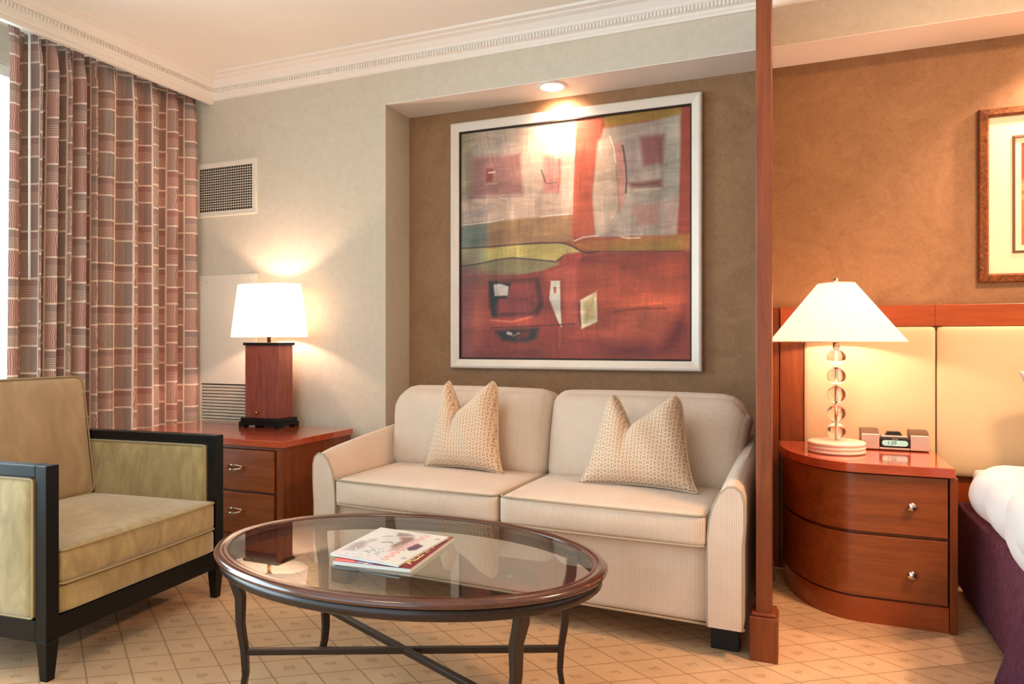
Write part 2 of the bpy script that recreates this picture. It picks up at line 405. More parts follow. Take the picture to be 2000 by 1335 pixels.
# ------------------------------------------------------------------ curtain
def curtain_mat():
    n = NB('basketweave_curtain', .85, spec=.2); o = n.xyz(n.co('UV')); cw, ph = .114, .235
    u = n.m_('DIVIDE', o[0], cw); ci = n.m_('FLOOR', u); cu = n.m_('FRACT', u)
    rnd = n.m_('FRACT', n.m_('MULTIPLY', n.m_('SINE', n.m_('MULTIPLY', ci, 12.99)), 43.7))
    off = n.m_('ADD', n.m_('MULTIPLY', n.m_('MODULO', n.m_('ABSOLUTE', ci), 2), .5), n.m_('MULTIPLY', rnd, .12))
    v = n.m_('FRACT', n.m_('ADD', n.m_('DIVIDE', o[1], ph), off))
    isV = n.m_('LESS_THAN', v, .58)
    du = n.m_('MULTIPLY', n.m_('MINIMUM', cu, n.m_('SUBTRACT', 1, cu)), cw)
    dV = n.m_('MINIMUM', v, n.m_('ABSOLUTE', n.m_('SUBTRACT', v, .58))); dV = n.m_('MULTIPLY', n.m_('MINIMUM', dV, n.m_('SUBTRACT', 1, v)), ph)
    line = n.m_('LESS_THAN', n.m_('MINIMUM', du, dV), .0048)
    nz = n.m_('MULTIPLY', n.m_('SUBTRACT', n.noise(n.co('UV'), 16, 2), .5), .022)
    sV = n.m_('SINE', n.m_('MULTIPLY', n.m_('ADD', o[0], nz), 2*PI/.0085))
    sH = n.m_('SINE', n.m_('MULTIPLY', n.m_('ADD', o[1], nz), 2*PI/.0085))
    st = n.m_('ADD', n.m_('MULTIPLY', sV, isV), n.m_('MULTIPLY', sH, n.m_('SUBTRACT', 1, isV)))
    stm = n.m_('GREATER_THAN', st, .25)
    # one half of each block has a plain darker weave
    half = n.m_('ADD', n.m_('MULTIPLY', n.m_('LESS_THAN', cu, .42), isV), n.m_('MULTIPLY', n.m_('GREATER_THAN', v, .84), n.m_('SUBTRACT', 1, isV)))
    stm = n.m_('MULTIPLY', stm, n.m_('SUBTRACT', 1, n.m_('MULTIPLY', half, .75)))
    d = n.mix(n.m_('FRACT', n.m_('ADD', rnd, n.m_('MULTIPLY', isV, .4))), srgb(176, 122, 116), srgb(156, 144, 138))
    c = n.mix(stm, d, srgb(224, 192, 174)); c = n.mix(line, c, srgb(246, 228, 212))
    n.set('Base Color', c); n.bump(n.noise(n.co('UV'), 500, 2), .2, .001)
    t = n.nt.nodes.new('ShaderNodeBsdfTranslucent'); n.nt.links.new(c, t.inputs[0])
    mx = n.nt.nodes.new('ShaderNodeMixShader'); mx.inputs[0].default_value = .08
    n.nt.links.new(n.b.outputs[0], mx.inputs[1]); n.nt.links.new(t.outputs[0], mx.inputs[2]); n.nt.links.new(mx.outputs[0], n.out.inputs[0])
    return n.m
def curtain():
    ys, xs = [], []; y = 3.365
    # path from the wall corner to the stacked folds by the window
    N = 620; ph = 0
    for i in range(N+1):
        t = i/N; yy = 3.365-(3.365-2.22)*t
        lam = .142 if t < .58 else .074
        if t > .90: lam = .14
        ph += 2*PI*((3.365-2.22)/N)/lam
        A = .040 if t < .58 else (.056 if t < .9 else .035)
        w = math.tanh(2.0*(math.sin(ph)+.25*math.sin(.5*ph)))*1.15+.12*math.sin(3*ph+.6)
        ys.append(yy-.010*math.sin(2*ph)); xs.append(-3.535+A*w)
    pts = np.array([xs, ys]).T; s = np.concatenate([[0], np.cumsum(np.linalg.norm(np.diff(pts, axis=0), axis=1))])
    bm = bmesh.new(); uvl = bm.loops.layers.uv.verify(); zs = np.linspace(.02, 2.612, 30); grid = []
    for z in zs:
        h = (z-.02)/2.592
        k = 1.0 if h < .93 else 1-(h-.93)/.07*.42         # pinch pleats pull the heading flatter
        spread = 1+.025*(1-h)
        row = []
        for i in range(N+1):
            wob = .008*math.sin(3.1*h+ys[i]*17)*(1-h*.6)
            row.append(bm.verts.new((-3.535+(xs[i]+3.535)*k+wob, 3.37+(ys[i]-3.37)*spread-.0*h, z)))
        grid.append(row)
    for j in range(len(zs)-1):
        for i in range(N):
            f = bm.faces.new((grid[j][i], grid[j][i+1], grid[j+1][i+1], grid[j+1][i])); f.smooth = True
            for l, (a, b) in zip(f.loops, ((i, j), (i+1, j), (i+1, j+1), (i, j+1))): l[uvl].uv = (s[a]+5, zs[b])
    o = obj('curtain', bm, curtain_mat(), smooth=True, recalc=False)
    so = o.modifiers.new('thickness', 'SOLIDIFY'); so.thickness = .002
    return tag(o, 'pleated full-length curtain with woven rectangle pattern in mauve, rust and cream', 'curtain')
curtain()
wand = obj('curtain_wand', tube(bmesh.new(), [(-3.44, 2.272, 2.59), (-3.44, 2.272, 1.38)], .0055, 8), plain('white_wand', (238, 240, 238), .3), smooth=True)
tag(wand, 'thin white curtain pull rod hanging at the window edge', 'curtain rod')
tr = obj('curtain_track', B(-3.56, -3.52, -1.4, 3.36, 2.64, 2.665), M_frame, bevel=.003); tag(tr, 'white curtain track behind the ceiling fascia', 'curtain track')

# ------------------------------------------------------------------ wall vent and access panel
v = thing('air_vent', 'square white ceiling-height wall vent with dark grid grille', 'vent', (-3.3, YB, 2.03))
X0, X1, Z0, Z1 = -.246, .247, -.168, .172
bm = bmesh.new(); frame_sweep(bm, X0, X1, Z0, Z1, 0, [(0, 0), (0, .008), (.006, .012), (.034, .010), (.036, 0)]); obj('vent_frame', bm, M_vent, v)
obj('duct_shade_sheet', B(X0+.03, X1-.03, -.003, -.001, Z0+.03, Z1-.03), plain('duct_shadow', (20, 20, 18), .9), v)  # flat sheet, the dark of the opening put into its colour
bm = bmesh.new(); nx, nz = 23, 17
for i in range(1, nx):
    x = X0+.036+(X1-X0-.072)*i/nx; box(bm, x-.0017, x+.0017, -.0075, -.004, Z0+.036, Z1-.036)
for i in range(1, nz):
    z = Z0+.036+(Z1-Z0-.072)*i/nz; box(bm, X0+.036, X1-.036, -.010, -.0075, z-.0028, z+.0028)
obj('grille', bm, M_steel, v)

p = thing('access_panel', 'tall cream metal wall panel with louvres behind the table lamp', 'wall panel', (-3.27, YB-.0015, 0))
bm = bmesh.new(); x0, x1 = -.28, .221
box(bm, x0, x1, -.016, 0, .82, 1.496); box(bm, x0, x0+.06, -.016, 0, .3, .82); box(bm, x1-.03, x1, -.016, 0, .3, .82); box(bm, x0, x1, -.003, 0, .3, .82)
obj('panel', bm, M_vent, p, bevel=.0015)
bm = bmesh.new(); z = .34
while z < .81:
    box(bm, x0+.06, x1-.03, -.013, .001, -.0058, .0058, Matrix.Translation((0, 0, z)) @ Matrix.Rotation(math.radians(18), 4, 'X')); z += .0195
obj('louvres', bm, M_vent, p)
obj('louvre_shade_sheet', B(x0+.06, x1-.03, -.0045, -.0031, .3, .82), M_louvre_shade, p)  # dark sheet, shade between the louvres put into its colour
for x in (-.17, .17):
    s_ = obj('screw', lathe(bmesh.new(), [(.0055, 0), (.0055, .002), (.003, .0035), (0, .0036)], 12), M_steel, p, True, loc=(x, -.016, 1.455), rot=(PI/2, 0, 0))

# ------------------------------------------------------------------ end table
et = thing('end_table', 'low cherry wood end table with two drawers holding the table lamp', 'end table', (-2.86, 3.04, 0))
ex0, ex1, ey0, ey1 = -.55, .54, -.29, .29
obj('top', B(ex0, ex1, ey0, ey1, .562, .595), M_top, et, bevel=.003)
bm = bmesh.new(); box(bm, ex0+.012, ex1-.012, ey0+.031, ey1-.006, .041, .561); box(bm, ex1-.05, ex1-.01, ey0+.012, ey1-.005, 0, .562); box(bm, ex0+.01, ex0+.05, ey0+.012, ey1-.005, 0, .562)
box(bm, ex0+.05, ex1-.05, ey0+.014, ey0+.03, .545, .562); box(bm, ex0+.05, ex1-.05, ey0+.012, ey0+.03, .04, .115)
obj('body', bm, M_redwood_z, et, bevel=.002)
for z0, z1, zk in ((.337, .542, .452), (.12, .326, .236)):
    for xa, xb in ((.0, .48), (-.5, -.01)):
        d = obj('drawer', B(xa+.004, xb-.003, ey0+.008, ey0+.03, z0, z1), M_drawer, et, bevel=.0025)
        if xa == 0: xk = .24
        else: xk = -.25
        bm = bmesh.new()   # arched bow pull
        tube(bm, [(xk-.052, ey0+.004, zk+.004), (xk-.035, ey0-.012, zk+.012), (xk, ey0-.018, zk+.016), (xk+.035, ey0-.012, zk+.012), (xk+.052, ey0+.004, zk+.004)], [.003, .004, .0045, .004, .003], 8)
        tube(bm, [(xk-.048, ey0+.002, zk), (xk-.02, ey0-.022, zk-.008), (xk+.02, ey0-.022, zk-.008), (xk+.048, ey0+.002, zk)], [.003, .006, .006, .003], 8)
        obj('handle', bm, M_chrome, d, True)

# ------------------------------------------------------------------ table lamp
tl = thing('table_lamp', 'lit table lamp with square mahogany column and white oval shade', 'lamp', (-2.83, 3.235, .595))
bm = bmesh.new()
box(bm, -.145, .145, -.085, .085, .012, .030); box(bm, -.137, .137, -.078, .078, .030, .052)
for x in (-.145, .105):
    for y in (-.085, .045): box(bm, x, x+.04, y, y+.04, 0, .012)
obj('base', bm, M_espresso, tl, bevel=.002)
obj('column', B(-.118, .118, -.062, .062, .052, .466), M_lampbox, tl, bevel=.002)
obj('cap', B(-.127, .127, -.071, .071, .466, .482), M_espresso, tl, bevel=.002)
bm = tube(bmesh.new(), [(0, 0, .482), (0, 0, .56)], .011, 12); tube(bm, [(0, 0, .56), (0, 0, .62)], .02, 12)
obj('socket', bm, M_brass, tl, True)
obj('switch', lathe(bmesh.new(), [(.004, 0), (.004, .012), (.009, .016), (.009, .022), (0, .026)], 14), M_brass, tl, True, loc=(-.02, -.062, .082), rot=(PI/2, 0, 0))
bm = bmesh.new(); z0, z1 = .513, .815
lathe(bm, [(.255, z0), (.2555, z0+.004), (.2095, z1), (.2075, z1), (.253, z0)], 64, sy=.52, closed=True)
obj('shade', bm, M_shade, tl, True)
bm = bmesh.new()
for a in range(3):
    t = a*2*PI/3+.5; tube(bm, [(0, 0, z1-.02), (.207*math.cos(t), .107*math.sin(t), z1-.008)], .0015, 6)
tube(bm, [(0, 0, .62), (0, 0, z1-.02)], .002, 6)
obj('shade_ring', bm, M_brass, tl, True)

# ------------------------------------------------------------------ sofa
SR = math.radians(-2.2)
sf = thing('sofa', 'two-seat ivory ribbed fabric sofa under the large abstract painting', 'sofa', (-1.080, 2.53, 0), SR); sf.scale = (.98, 1, 1)
def uvbox(name, x0, x1, y0, y1, z0, z1, r, mat, par, puff=(0, 0, 0), n=12, fn=None, rot=None, piv=None, uvaxes=None):
    M = None
    if rot: M = Matrix.Translation(piv) @ Euler(rot).to_matrix().to_4x4() @ Matrix.Translation(-Vector(piv))
    bm = bmesh.new(); rbox(bm, x1-x0, y1-y0, z1-z0, r, puff, n, ((x0+x1)/2, (y0+y1)/2, (z0+z1)/2), M, fn, uvaxes)
    return obj(name, bm, mat, par, True)
UX = {0: (1, 2), 1: (0, 2), 2: (0, 1)}
base = uvbox('base', -.815, .815, .012, .80, .105, .385, .014, M_sofa, sf)
obj('base_piping', tube(bmesh.new(), [(-.80, .010, .108), (.93, .000, .108)], .0045, 8), M_sofa_pipe, base, True)
def arm(sgn):
    prof = [(0, .105), (0, .40), (.006, .465), (.020, .520), (.044, .565), (.070, .588), (.096, .590), (.116, .574), (.126, .54), (.126, .46), (.120, .38), (.120, .105)]
    bm = bmesh.new(); uvl = bm.loops.layers.uv.verify(); L = .80; n = 12; rings = []
    per = [0]
    for a, b in zip(prof, prof[1:]): per.append(per[-1]+math.dist(a, b))
    for j in range(n+1):
        t = j/n; y = L*t; ins = .006 if j == 0 else 0
        ring = []
        cx, cz = .06, .34
        for x, z in prof:
            zz = z+max(0, z-.40)/.19*(.085*t**.8) if z > .40 else z
            xx = x
            if j == 0: xx = cx+(xx-cx)*.93; zz = cz+(zz-cz)*.985
            if z < .2: zz = z
            ring.append(bm.verts.new((sgn*(.805+xx), (0 if j else -.0)+y+(-.012 if j == 0 else 0), zz)))
        rings.append(ring)
    for j in range(n):
        for i in range(len(prof)-1):
            f = bm.faces.new((rings[j][i], rings[j][i+1], rings[j+1][i+1], rings[j+1][i]))
            for l, (a, b) in zip(f.loops, ((j, i), (j, i+1), (j+1, i+1), (j+1, i))): l[uvl].uv = (a*L/n, per[b])
    f = bm.faces.new(rings[0])
    for l in f.loops: l[uvl].uv = (l.vert.co.x, l.vert.co.z)
    bm.faces.new(rings[-1][::-1])
    a = obj('arm', bm, M_sofa, sf, True)
    a.modifiers.new('e', 'EDGE_SPLIT').split_angle = math.radians(50)
    obj('arm_piping', tube(bmesh.new(), dens([(sgn*(.805+x*.97+.002), -.008, z*.997+.001) for x, z in prof], False, .03), .0045, 8, up=Vector((0, 1, 0))), M_sofa_pipe, a, True)
arm(-1); arm(1)
for sx in (-1, 1):
    xa, xb = (sx*.403-.399, sx*.403+.399)
    cz0, cz1 = .372, .487
    fn = (lambda s: lambda p, u: Vector((p.x, p.y, p.z-.006*(1-u[0]**2)*(u[1] < -.9))))(sx)
    cush = uvbox('seat_cushion', xa, xb, -.022, .50, cz0, cz1, .022, M_sofa, sf, (0, .014, .020), 18)
    out = dens([(x+(xa+xb)/2, y+.239, cz1-.006) for x, y in rrect(xb-xa-.002, .520, .03)], True, .04)
    def pf(z, s): return [Vector((q[0], q[1]-.012*(1-((q[0]-(xa+xb)/2)/.4)**2)*(q[1] < .1), z)) for q in out]
    obj('piping', tube(bmesh.new(), pf(cz1-.004, 1), .0042, 8, True), M_sofa_pipe, cush, True)
    obj('piping', tube(bmesh.new(), pf(cz0+.006, 1), .0042, 8, True), M_sofa_pipe, cush, True)
    # back cushions: tops roll over, outer corner well rounded
    def bf(p, u, sx=sx):
        k = max(0, u[2]); e = abs(u[0])
        p = p.copy(); p.y += .035*k*k
        if u[0]*sx > 0: p.z -= .060*max(0, (e-.72)/.28)**2*max(0, u[2])
        p.x += sx*.030*max(0, u[2])*(u[0]*sx > 0)*e
        return p
    bx0, bx1 = (-.86, .002) if sx < 0 else (.002, .872)
    bc = uvbox('back_cushion', bx0, bx1, .44, .66, .44, .872, .07, M_sofa, sf, (0, .045, .008), 20, bf, (math.radians(-11), 0, 0), (0, .5, .44))
uvbox('back_frame', -.87, .87, .64, .82, .12, .80, .05, M_sofa, sf, n=10)
for x in (-.84, .86):
    for y in (.10, .70): obj('foot', B(x-.055, x+.045, y-.03, y+.05, 0, .106), M_blackfoot, sf, bevel=.004)

# throw pillows: chopped in the middle so the two top corners stand up as ears
def pillow_mat():
    n = NB('medallion_pillow_fabric', .8, spec=.25); o = n.xyz(n.co('UV')); P = .030
    def lat(ox, oy):
        fx = n.m_('SUBTRACT', n.m_('FRACT', n.m_('ADD', n.m_('DIVIDE', o[0], P), ox)), .5)
        fy = n.m_('MULTIPLY', n.m_('SUBTRACT', n.m_('FRACT', n.m_('ADD', n.m_('DIVIDE', o[1], P*1.6), oy)), .5), 1.6)
        return n.m_('SQRT', n.m_('ADD', n.m_('MULTIPLY', fx, fx), n.m_('MULTIPLY', fy, fy)))
    d = n.m_('MINIMUM', lat(5, 5), lat(5.5, 5.5))
    ring = n.m_('LESS_THAN', n.m_('ABSOLUTE', n.m_('SUBTRACT', d, .36)), .085)
    dot = n.m_('LESS_THAN', d, .10); gap = n.m_('GREATER_THAN', d, .49)
    c = n.mix(ring, srgb(196, 164, 134), srgb(224, 202, 178)); c = n.mix(dot, c, srgb(206, 176, 144)); c = n.mix(gap, c, srgb(172, 130, 96))
    n.set('Base Color', c); n.bump(n.noise(n.co('UV'), 300, 2), .25, .001); n.set('Sheen Weight', .2); return n.m
M_pillow = pillow_mat()
def throw_pillow(label, loc, rz, wt, wb, h, notch, vd, tilt, lean=0.0):
    t = thing('throw_pillow', label, 'pillow', loc, rz, None)
    N = 44; bm = bmesh.new(); uvl = bm.loops.layers.uv.verify(); T = .085; g = {}
    def pos(i, j, side):
        s = 2*i/N-1; r = 2*j/N-1; k = (r+1)/2
        half = (wb*(1-k)+wt*k)/2 * (1-.01*math.sin(PI*k))
        # skew of the middle line towards the notch
        if s < notch: q = (s+1)/(notch+1); edge = q
        else: q = (1-s)/(1-notch); edge = q
        qq = min(1, max(0, (q-.16)/.84)); qq = qq**(1.35 if s < notch else 1.0)
        dip = vd*qq*max(0, k)**2.0+.030*max(0, (abs(s)-.80)/.20)**2*k**8
        x = half*s+lean*k
        sag = .018*(1-s*s)*(1-k)**3
        z = h*k-dip+sag*.6
        # corners pulled out to points
        cr = (abs(s)**5)*((1-k)**7); x += math.copysign(.026*cr, s); z -= .004*cr
        cu = (abs(s)**8)*(k**8); z += .0*cu
        e = max(0, (1-s**4))**.55*max(0, 1-(r**4))**.55
        th = T*e
        crease = math.exp(-((s-notch)/.10)**2)*k**3
        th *= (1-.55*crease)
        th += .010*math.sin(9*s+3*r)*e*.35
        y = -th if side == 0 else th*.8
        y -= .02*k**3*q
        return Vector((x, y, z)), (half*s*1.05, h*k*1.05)
    for side in (0, 1):
        for i in range(N+1):
            for j in range(N+1):
                p_, uv = pos(i, j, side)
                if side == 1 and (i in (0, N) or j in (0, N)): g[(i, j, 1)] = g[(i, j, 0)]
                else: g[(i, j, side)] = (bm.verts.new(p_), uv)
        for i in range(N):
            for j in range(N):
                q = [g[(i, j, side)], g[(i+1, j, side)], g[(i+1, j+1, side)], g[(i, j+1, side)]]
                try: f = bm.faces.new([a[0] for a in q])
                except ValueError: continue
                for l, a in zip(f.loops, q): l[uvl].uv = a[1]
    edge = [g[(i, 0, 0)][0].co.copy() for i in range(N)]+[g[(N, j, 0)][0].co.copy() for j in range(N)]+[g[(i, N, 0)][0].co.copy() for i in range(N, 0, -1)]+[g[(0, j, 0)][0].co.copy() for j in range(N, 0, -1)]
    R = Matrix.Rotation(-tilt, 4, 'X')
    for v_ in bm.verts: v_.co = R @ v_.co
    c_ = obj('cover', bm, M_pillow, t, True)
    obj('piping', tube(bmesh.new(), [R @ e for e in edge], .0042, 8, True), M_pillow, c_, True)
    return t
throw_pillow('gold medallion throw pillow with chopped top on the left sofa cushion', (-1.412, 2.875, .503), math.radians(-4), .275, .36, .405, -.26, .165, math.radians(13), -.005)
throw_pillow('gold medallion throw pillow with chopped top near the right sofa arm', (-.60, 2.78, .503), math.radians(-2), .30, .43, .375, -.28, .14, math.radians(16), .01)

# ------------------------------------------------------------------ armchair
ac = thing('armchair', 'olive velvet armchair with dark boxy wooden arms by the curtain', 'armchair', (-2.235, 1.911, 0), math.radians(5))
HW = .408; AT = .046; AH = .687; D = .82
for s in (-1, 1):
    ya, yb = (s*HW, s*(HW-AT)); y0, y1 = min(ya, yb), max(ya, yb)
    bm = bmesh.new()
    box(bm, -.046, 0, y0, y1, .13, AH); box(bm, -D, -D+.046, y0, y1, .13, AH)
    box(bm, -D+.046, -.046, y0, y1, AH-.038, AH); box(bm, -D+.046, -.046, y0, y1, .125, .195)
    af = obj('arm_frame', bm, M_espresso, ac, bevel=.003)
    yc = (y0+y1)/2
    ap = uvbox('arm_panel', -D+.050, -.050, yc-.028, yc+.028, .199, AH-.042, .012, M_velvet, ac, (0, .006, 0), 10)
    bm = bmesh.new()
    for yy in (yc-.026, yc+.026):
        tube(bm, dens([(x-D/2, yy, z+(.199+AH-.042)/2) for x, z in rrect(D-.104, AH-.245, .012)], True, .06), .0035, 6, True, up=Vector((0, 1, 0)))
    obj('piping', bm, M_velvet_pipe, ap, True)
    for xc in (-.023, -D+.023):
        bm = bmesh.new()
        top = [(-.023, y0), (.023, y0), (.023, y1), (-.023, y1)]
        A = [bm.verts.new((xc+x, y, .13)) for x, y in top]; Dn = [bm.verts.new((xc+x*.62, yc+(y-yc)*.62, 0)) for x, y in top]
        bm.faces.new(A); bm.faces.new(Dn[::-1])
        for i in range(4): bm.faces.new((A[i], Dn[i], Dn[(i+1) % 4], A[(i+1) % 4]))
        obj('leg', bm, M_espresso, ac, bevel=.002)
bm = bmesh.new(); W2 = HW-AT
box(bm, -.040, -.004, -W2, W2, .128, .198); box(bm, -D+.004, -D+.04, -W2, W2, .128, .198); box(bm, -D+.05, -.05, -W2, W2, .14, .18)
obj('rail', bm, M_espresso, ac, bevel=.002)
uvbox('seat_deck', -D+.05, -.004, -W2+.003, W2-.003, .199, .292, .012, M_velvet, ac, n=8)
sc = uvbox('seat_cushion', -.66, .004, -W2+.004, W2-.004, .294, .412, .024, M_velvet, ac, (.010, 0, .032), 20)
for z in (.407, .300):
    o2 = dens([(x-.327, y, z) for x, y in rrect(.662, 2*W2-.008, .025)], True, .05)
    o2 = [Vector((q[0]+.008*(1-(q[1]/W2)**2)*(q[0] > -.05), q[1], q[2])) for q in o2]
    obj('piping', tube(bmesh.new(), o2, .004, 8, True), M_velvet_pipe, sc, True)
piv = (-.66, 0, .40)
bk = uvbox('backrest', -.79, -.63, -W2+.006, W2-.006, .405, .935, .035, M_velvet_back, ac, (.025, 0, 0), 16, None, (0, math.radians(-8), 0), piv)
Mb = Matrix.Translation(piv) @ Euler((0, math.radians(-8), 0)).to_matrix().to_4x4() @ Matrix.Translation(-Vector(piv))
obj('piping', tube(bmesh.new(), [Mb @ Vector((-.638, q[0], q[1]+.670)) for q in dens(rrect(2*W2-.020, .520, .045), True, .05)], .004, 8, True, up=Vector((1, 0, 0))), M_velvet_pipe, bk, True)
uvbox('back_panel', -D+.0, -D+.05, -W2, W2, .2, .66, .015, M_velvet, ac, n=8)

# ------------------------------------------------------------------ coffee table
ct = thing('coffee_table', 'oval glass-topped coffee table with dark bronze curved legs', 'coffee table', (-1.112, 1.858, 0))
EA, EB, TH = .627, .418, .455
def ell(off, z, a):
    nx, ny = math.cos(a)/EA, math.sin(a)/EB; l = math.hypot(nx, ny)
    return (EA*math.cos(a)+off*nx/l, EB*math.sin(a)+off*ny/l, z)
def ellsweep(prof, n=120):
    bm = bmesh.new(); R_ = [[bm.verts.new(ell(o, z, 2*PI*i/n)) for i in range(n)] for o, z in prof]
    for k in range(len(prof)):
        a, b = R_[k], R_[(k+1) % len(prof)]
        for i in range(n): bm.faces.new((a[i], a[(i+1) % n], b[(i+1) % n], b[i]))
    return bm
rim = obj('rim', ellsweep([(-.044, TH-.012), (-.043, TH-.002), (-.038, TH), (-.032, TH-.003), (-.028, TH-.001), (-.016, TH+.001), (-.006, TH-.003), (0, TH-.010), (-.002, TH-.017), (-.012, TH-.020), (-.03, TH-.020), (-.044, TH-.020)]), M_rim, ct, True)
obj('apron', ellsweep([(-.036, TH-.0205), (-.014, TH-.0205), (-.016, TH-.050), (-.020, TH-.054), (-.036, TH-.054)]), M_bronze, ct, True)
n = 120; bm = bmesh.new()
bm.faces.new([bm.verts.new(ell(-.0435, TH-.004, 2*PI*i/n)) for i in range(n)])
obj('glass_top', bm, M_tableglass, ct)
def leg(px, py):
    L = math.hypot(px, py); d = Vector((px/L, py/L, 0)); w = Vector((-d.y, d.x, 0))
    top = L+.034
    path = [(top, TH-.021, .030, .023), (top-.004, .37, .030, .023), (top-.022, .31, .026, .021), (L+.012, .23, .022, .019), (L, .15, .019, .018), (L-.004, .08, .018, .016), (L+.004, .03, .017, .015), (L+.016, 0, .017, .015)]
    bm = bmesh.new(); prev = None
    for r, z, a, b in path:
        c = d*r+Vector((0, 0, z)); ring = [bm.verts.new(c+d*(sx*a*.5)+w*(sy*b*.82)) for sx, sy in ((-1, -1), (1, -1), (1, 1), (-1, 1))]
        if prev:
            for i in range(4): bm.faces.new((prev[i], ring[i], ring[(i+1) % 4], prev[(i+1) % 4]))
        else: bm.faces.new(ring)
        prev = ring
    bm.faces.new(prev[::-1])
    return obj('leg', bm, M_bronze, ct, bevel=.004)
LG = [(-.44, -.19), (.44, .19), (-.435, .195), (.435, -.19)]
for q in LG: leg(*q)
def bar(a, b, z):
    a = Vector((*a, z)); b = Vector((*b, z)); d = (b-a); l = d.length; ang = math.atan2(d.y, d.x)
    M = Matrix.Translation((a+b)/2) @ Matrix.Rotation(ang, 4, 'Z')
    return box(bmesh.new(), -l/2, l/2, -.010, .010, -.009, .009, M)
obj('stretcher', bar(LG[0], LG[1], .145), M_bronze, ct, bevel=.002)
obj('stretcher', bar(LG[2], LG[3], .1449), M_bronze, ct, bevel=.002)

# ------------------------------------------------------------------ painter: fills a colour grid from polygons and strokes
def lin(c): c = np.asarray(c, float)/255; return np.where(c <= .04045, c/12.92, ((c+.055)/1.055)**2.4)
class Paint:
    def __init__(s, w, h, base):
        s.w, s.h = w, h; s.im = np.ones((h, w, 3))*np.array(base, float)
        s.X, s.Y = np.meshgrid((np.arange(w)+.5)/w, (np.arange(h)+.5)/h)
    def inside(s, P, soft):
        ins = np.zeros(s.X.shape, bool); dm = np.full(s.X.shape, 9.); n = len(P)
        for i in range(n):
            (x0, y0), (x1, y1) = P[i], P[(i+1) % n]
            if y0 != y1:
                c = ((y0 > s.Y) != (y1 > s.Y)) & (s.X < (x1-x0)*(s.Y-y0)/(y1-y0)+x0); ins ^= c
            dm = np.minimum(dm, s.dist((x0, y0), (x1, y1)))
        sd = np.where(ins, dm, -dm)
        return np.clip(.5+sd/(soft+1e-6), 0, 1)
    def dist(s, a, b):
        dx, dy = b[0]-a[0], b[1]-a[1]; l = dx*dx+dy*dy+1e-12
        t = np.clip(((s.X-a[0])*dx+(s.Y-a[1])*dy)/l, 0, 1)
        return np.hypot(s.X-a[0]-t*dx, s.Y-a[1]-t*dy)
    def poly(s, P, c, soft=.012, a=1.0):
        m = (s.inside(P, soft)*a)[..., None]; s.im = s.im*(1-m)+np.array(c, float)*m
    def line(s, P, c, w=.003, a=.9):
        d = np.full(s.X.shape, 9.)
        for p_, q in zip(P, P[1:]): d = np.minimum(d, s.dist(p_, q))
        m = (np.clip(1.3-d/w, 0, 1)*a)[..., None]; s.im = s.im*(1-m)+np.array(c, float)*m
    def strokes(s, n, amp, horiz=.7, ln=.12, wd=.006):
        for _ in range(n):
            x, y = RNG.random(2); L = ln*(.3+RNG.random()); ang = RNG.normal(0, .15)+(0 if RNG.random() < horiz else PI/2)
            a = (x-L/2*math.cos(ang), y-L/2*math.sin(ang)); b = (x+L/2*math.cos(ang), y+L/2*math.sin(ang))
            x0, x1 = int((min(a[0], b[0])-.03)*s.w), int((max(a[0], b[0])+.03)*s.w); y0, y1 = int((min(a[1], b[1])-.03)*s.h), int((max(a[1], b[1])+.03)*s.h)
            x0, y0 = max(0, x0), max(0, y0); x1, y1 = min(s.w, x1), min(s.h, y1)
            if x1 <= x0 or y1 <= y0: continue
            sl = (slice(y0, y1), slice(x0, x1)); X, Y = s.X[sl], s.Y[sl]
            dx, dy = b[0]-a[0], b[1]-a[1]; l = dx*dx+dy*dy+1e-9; t = np.clip(((X-a[0])*dx+(Y-a[1])*dy)/l, 0, 1)
            d = np.hypot(X-a[0]-t*dx, Y-a[1]-t*dy); m = np.clip(1-d/(wd*(.5+RNG.random()*1.5)), 0, 1)[..., None]
            s.im[sl] *= 1+m*RNG.normal(0, amp)
    def mesh(s, name, mapf, mat, parent):
        """mapf(u,v) -> xyz, v down from the top"""
        w, h = s.w, s.h; vs = [mapf(i/w, j/h) for j in range(h+1) for i in range(w+1)]
        fs = [(j*(w+1)+i, (j+1)*(w+1)+i, (j+1)*(w+1)+i+1, j*(w+1)+i+1) for j in range(h) for i in range(w)]
        me = bpy.data.meshes.new(name); me.from_pydata(vs, [], fs); me.materials.append(mat)
        ca = me.color_attributes.new('Col', 'FLOAT_COLOR', 'CORNER')
        col = np.ones((h*w, 4, 4)); col[:, :, :3] = lin(np.clip(s.im, 0, 255)).reshape(-1, 1, 3)
        ca.data.foreach_set('color', col.ravel()); o = bpy.data.objects.new(name, me); C.objects.link(o)
        if parent: o.parent = parent
        return o

# ------------------------------------------------------------------ large painting
PX0, PX1, PZ0, PZ1 = -1.855, -.447, .930, 2.333
pa = thing('painting', 'large abstract red, cream and olive painting in a pearl white frame', 'painting', (0, 0, 0))
bm = bmesh.new(); frame_sweep(bm, PX0, PX1, PZ0, PZ1, YN, [(0, 0), (0, .030), (.006, .040), (.016, .042), (.046, .030), (.052, .028), (.052, 0)])
obj('frame', bm, M_whiteframe, pa)
bm = bmesh.new(); frame_sweep(bm, PX0+.052, PX1-.052, PZ0+.052, PZ1-.052, YN, [(0, 0), (0, .025), (.006, .026), (.010, .016), (.010, 0)])
obj('liner', bm, M_liner, pa)
CX0, CX1, CZ0, CZ1 = PX0+.060, PX1-.060, PZ0+.060, PZ1-.060
def cv(u, v_):           # flat position on the canvas, 0..1 from its top-left corner, measured in a 440 x 460 sketch
    return (u, v_)
